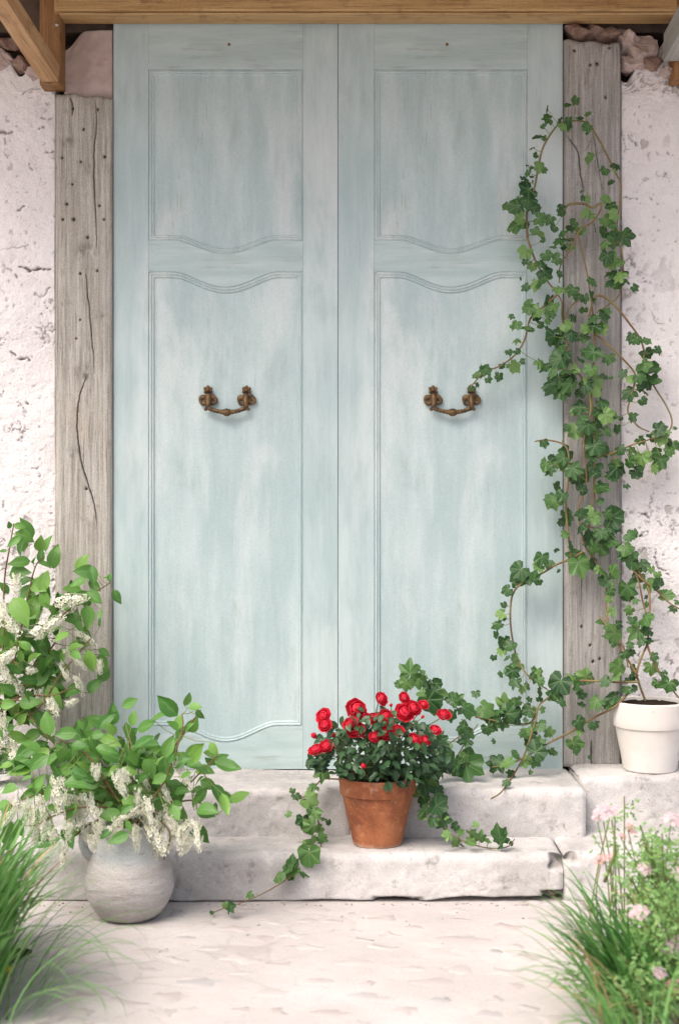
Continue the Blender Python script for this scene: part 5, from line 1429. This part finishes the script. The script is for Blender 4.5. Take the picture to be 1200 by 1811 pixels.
# lily-like clump at the right
lc = W(1122, 1700, -1.30); lc = Vector((lc.x, -1.30, .02))
lily = thing('lily_clump', lc, 'clump of dark green strap leaves beside the pink flowers', 'plant')
for i in range(58):
    m = MB(); az = rr.gauss(2.9, .55) if rr.random() < .82 else rr.uniform(0, 6.28)
    blade(m, (rr.gauss(0, .022), rr.gauss(0, .022), 0), rr.uniform(.17, .31), rr.uniform(.05, .5), rr.uniform(.3, 1.2), rr.uniform(.0048, .0085), az, rr, rr.random(), 7)
    link('leaf', m.me('leaf', [DAYLILY]), lily)
for k, (a, b) in enumerate((((1075, 1715), (1030, 1590)), ((1068, 1560), (1085, 1465)))):
    m = MB(); p0 = W(a[0], a[1], -1.06); p1 = W(b[0], b[1], -1.06)
    m.tube([p0 - lc, p0.lerp(p1, .5) - lc + Vector((.01, 0, 0)), p1 - lc], [.004, .003, .001], 5)
    o = link('stalk', m.me('stalk', [DRY if k == 0 else GREENSTEM]), lily)
    if k == 0: o['label'] = 'dry straw-coloured stalk'

# feathery plants with pale pink heads
def head_mesh(seed, mat, n=34):
    rr = random.Random(seed); m = MB()
    for i in range(n):
        a = i * 2.4; r = math.sqrt((i + .5) / n); c = Vector((r * math.cos(a), r * math.sin(a), .35 * (1 - r * r) + rr.uniform(-.12, .12)))
        d = Vector((c.x * .6, c.y * .6, 1)).normalized(); Fm = frame(d.orthogonal().normalized(), d); s = rr.uniform(.16, .26); t = rr.random()
        for k in range(5):
            b = 2 * math.pi * k / 5 + i
            cu = Vector((math.cos(b), math.sin(b), 0)); cw = Vector((-math.sin(b), math.cos(b), 0))
            m.add([c + Fm @ v for v in (cu * .1 * s, cu * .6 * s + cw * .45 * s, cu * 1.1 * s + Vector((0, 0, .2 * s)), cu * .6 * s - cw * .45 * s)], [(0, 1, 2, 3)], t)
        m.tube([c * .98, (0, 0, -.7)], [.02, .02], 3, mi=1, cap=False)
    return m.me('flower_head', [mat, GREENSTEM])
HEADP = [head_mesh(i, PINKPETAL) for i in range(3)]; HEADC = [head_mesh(9 + i, CORALPETAL, 22) for i in range(2)]
plants = [(1195, 1760, -1.08, [(1188, 1448, 16, 0), (1115, 1465, 12, 1), (1100, 1478, 8, 1), (1200, 1545, 16, 0), (1140, 1535, 14, 0), (1150, 1530, 10, 1)], (1165, 1560, 34, 65), 'tallest feathery green plant at the right edge, with pale pink flowers'),
          (1180, 1800, -1.22, [(1130, 1613, 16, 0), (1185, 1675, 18, 0), (1172, 1690, 14, 0), (1198, 1665, 14, 0), (1118, 1618, 8, 0)], (1158, 1655, 46, 55), 'bushy feathery plant with whitish pink flowers below the tallest one'),
          (1170, 1830, -1.30, [(1165, 1720, 13, 0), (1190, 1745, 16, 1), (1160, 1787, 12, 0), (1180, 1760, 8, 1)], (1128, 1775, 46, 36), 'low feathery plant with coral flowers in the bottom right corner'),
          (1080, 1780, -1.0, [(1066, 1436, 16, 0), (1085, 1432, 12, 0), (1055, 1445, 9, 0), (1060, 1520, 11, 1), (1075, 1515, 9, 1)], (1105, 1560, 22, 75), 'thin pale pink flower stems rising before the lower step')]
for pi, (bx, by, yy, heads, (fx, fy, sx, sy), lab) in enumerate(plants):
    b = W(bx, by, yy); b.z = .02
    t = thing('flowering_plant', b, lab, 'plant', 'pink flowering plants in the right bed')
    st = []; fm = MB()
    for hx, hy, hr, kind in heads:
        e = W(hx, hy, yy - rr.uniform(0, .05)); r = hr / (F_PX / (D0 + yy))
        d = Vector((rr.gauss(0, .3), -.55, .8)).normalized()
        link('flower_head', rr.choice(HEADC if kind else HEADP), t, mat4=place(d.orthogonal(), d, e - b, r))
        mid = b.lerp(e, .55) + Vector((rr.gauss(0, .015), 0, .02)); st.append([b + Vector((rr.gauss(0, .02), rr.gauss(0, .02), 0)), mid, e - d * r * .7])
    nl = (1800, 2000, 1700, 150)[pi]
    npl = (30, 34, 34, 6)[pi]
    for s_ in range(npl):
        e = W(rr.gauss(fx, sx), rr.gauss(fy, sy), yy + rr.uniform(-.12, .14))
        if e.z < .03: e.z = rr.uniform(.03, .10)
        bb = b + Vector((rr.gauss(0, .05), rr.gauss(0, .05), 0))
        sp = smooth_path([bb, bb.lerp(e, .5) + Vector((0, 0, .03)), e], 5)
        fm.tube([p - b for p in sp], [.0016] * len(sp), 4, mi=1, cap=False)
        for k in range(nl // npl):
            tt = 1 - abs(rr.gauss(0, .28)); tt = min(max(tt, .05), 1)
            p = sp[int(tt * (len(sp) - 1))] + Vector((rr.gauss(0, .018), rr.gauss(0, .018), rr.gauss(0, .014)))
            tip = Vector((rr.gauss(0, 1), rr.gauss(-.3, .8), rr.gauss(.3, .7))).normalized(); nor = Vector((rr.gauss(0, .5), -.7, rr.uniform(.2, 1)))
            s2 = rr.uniform(.008, .015); Fm = frame(tip, nor)
            V = [(0, 0, 0), (.22, .35, .03), (.12, .55, 0), (.30, .8, .05), (0, 1.0, 0), (-.30, .8, .05), (-.12, .55, 0), (-.22, .35, .03)]
            fm.add([p - b + Fm @ (Vector(v) * s2) for v in V], [(0, 1, 2, 6), (0, 6, 7), (2, 3, 4, 5), (2, 5, 6)], rr.random(), 0)
    o = link('foliage', fm.me('foliage', [FEATHER, GREENSTEM]), t); o['kind'] = 'stuff'
    stems_of(t, b, st, .0020, .0012, GREENSTEM)
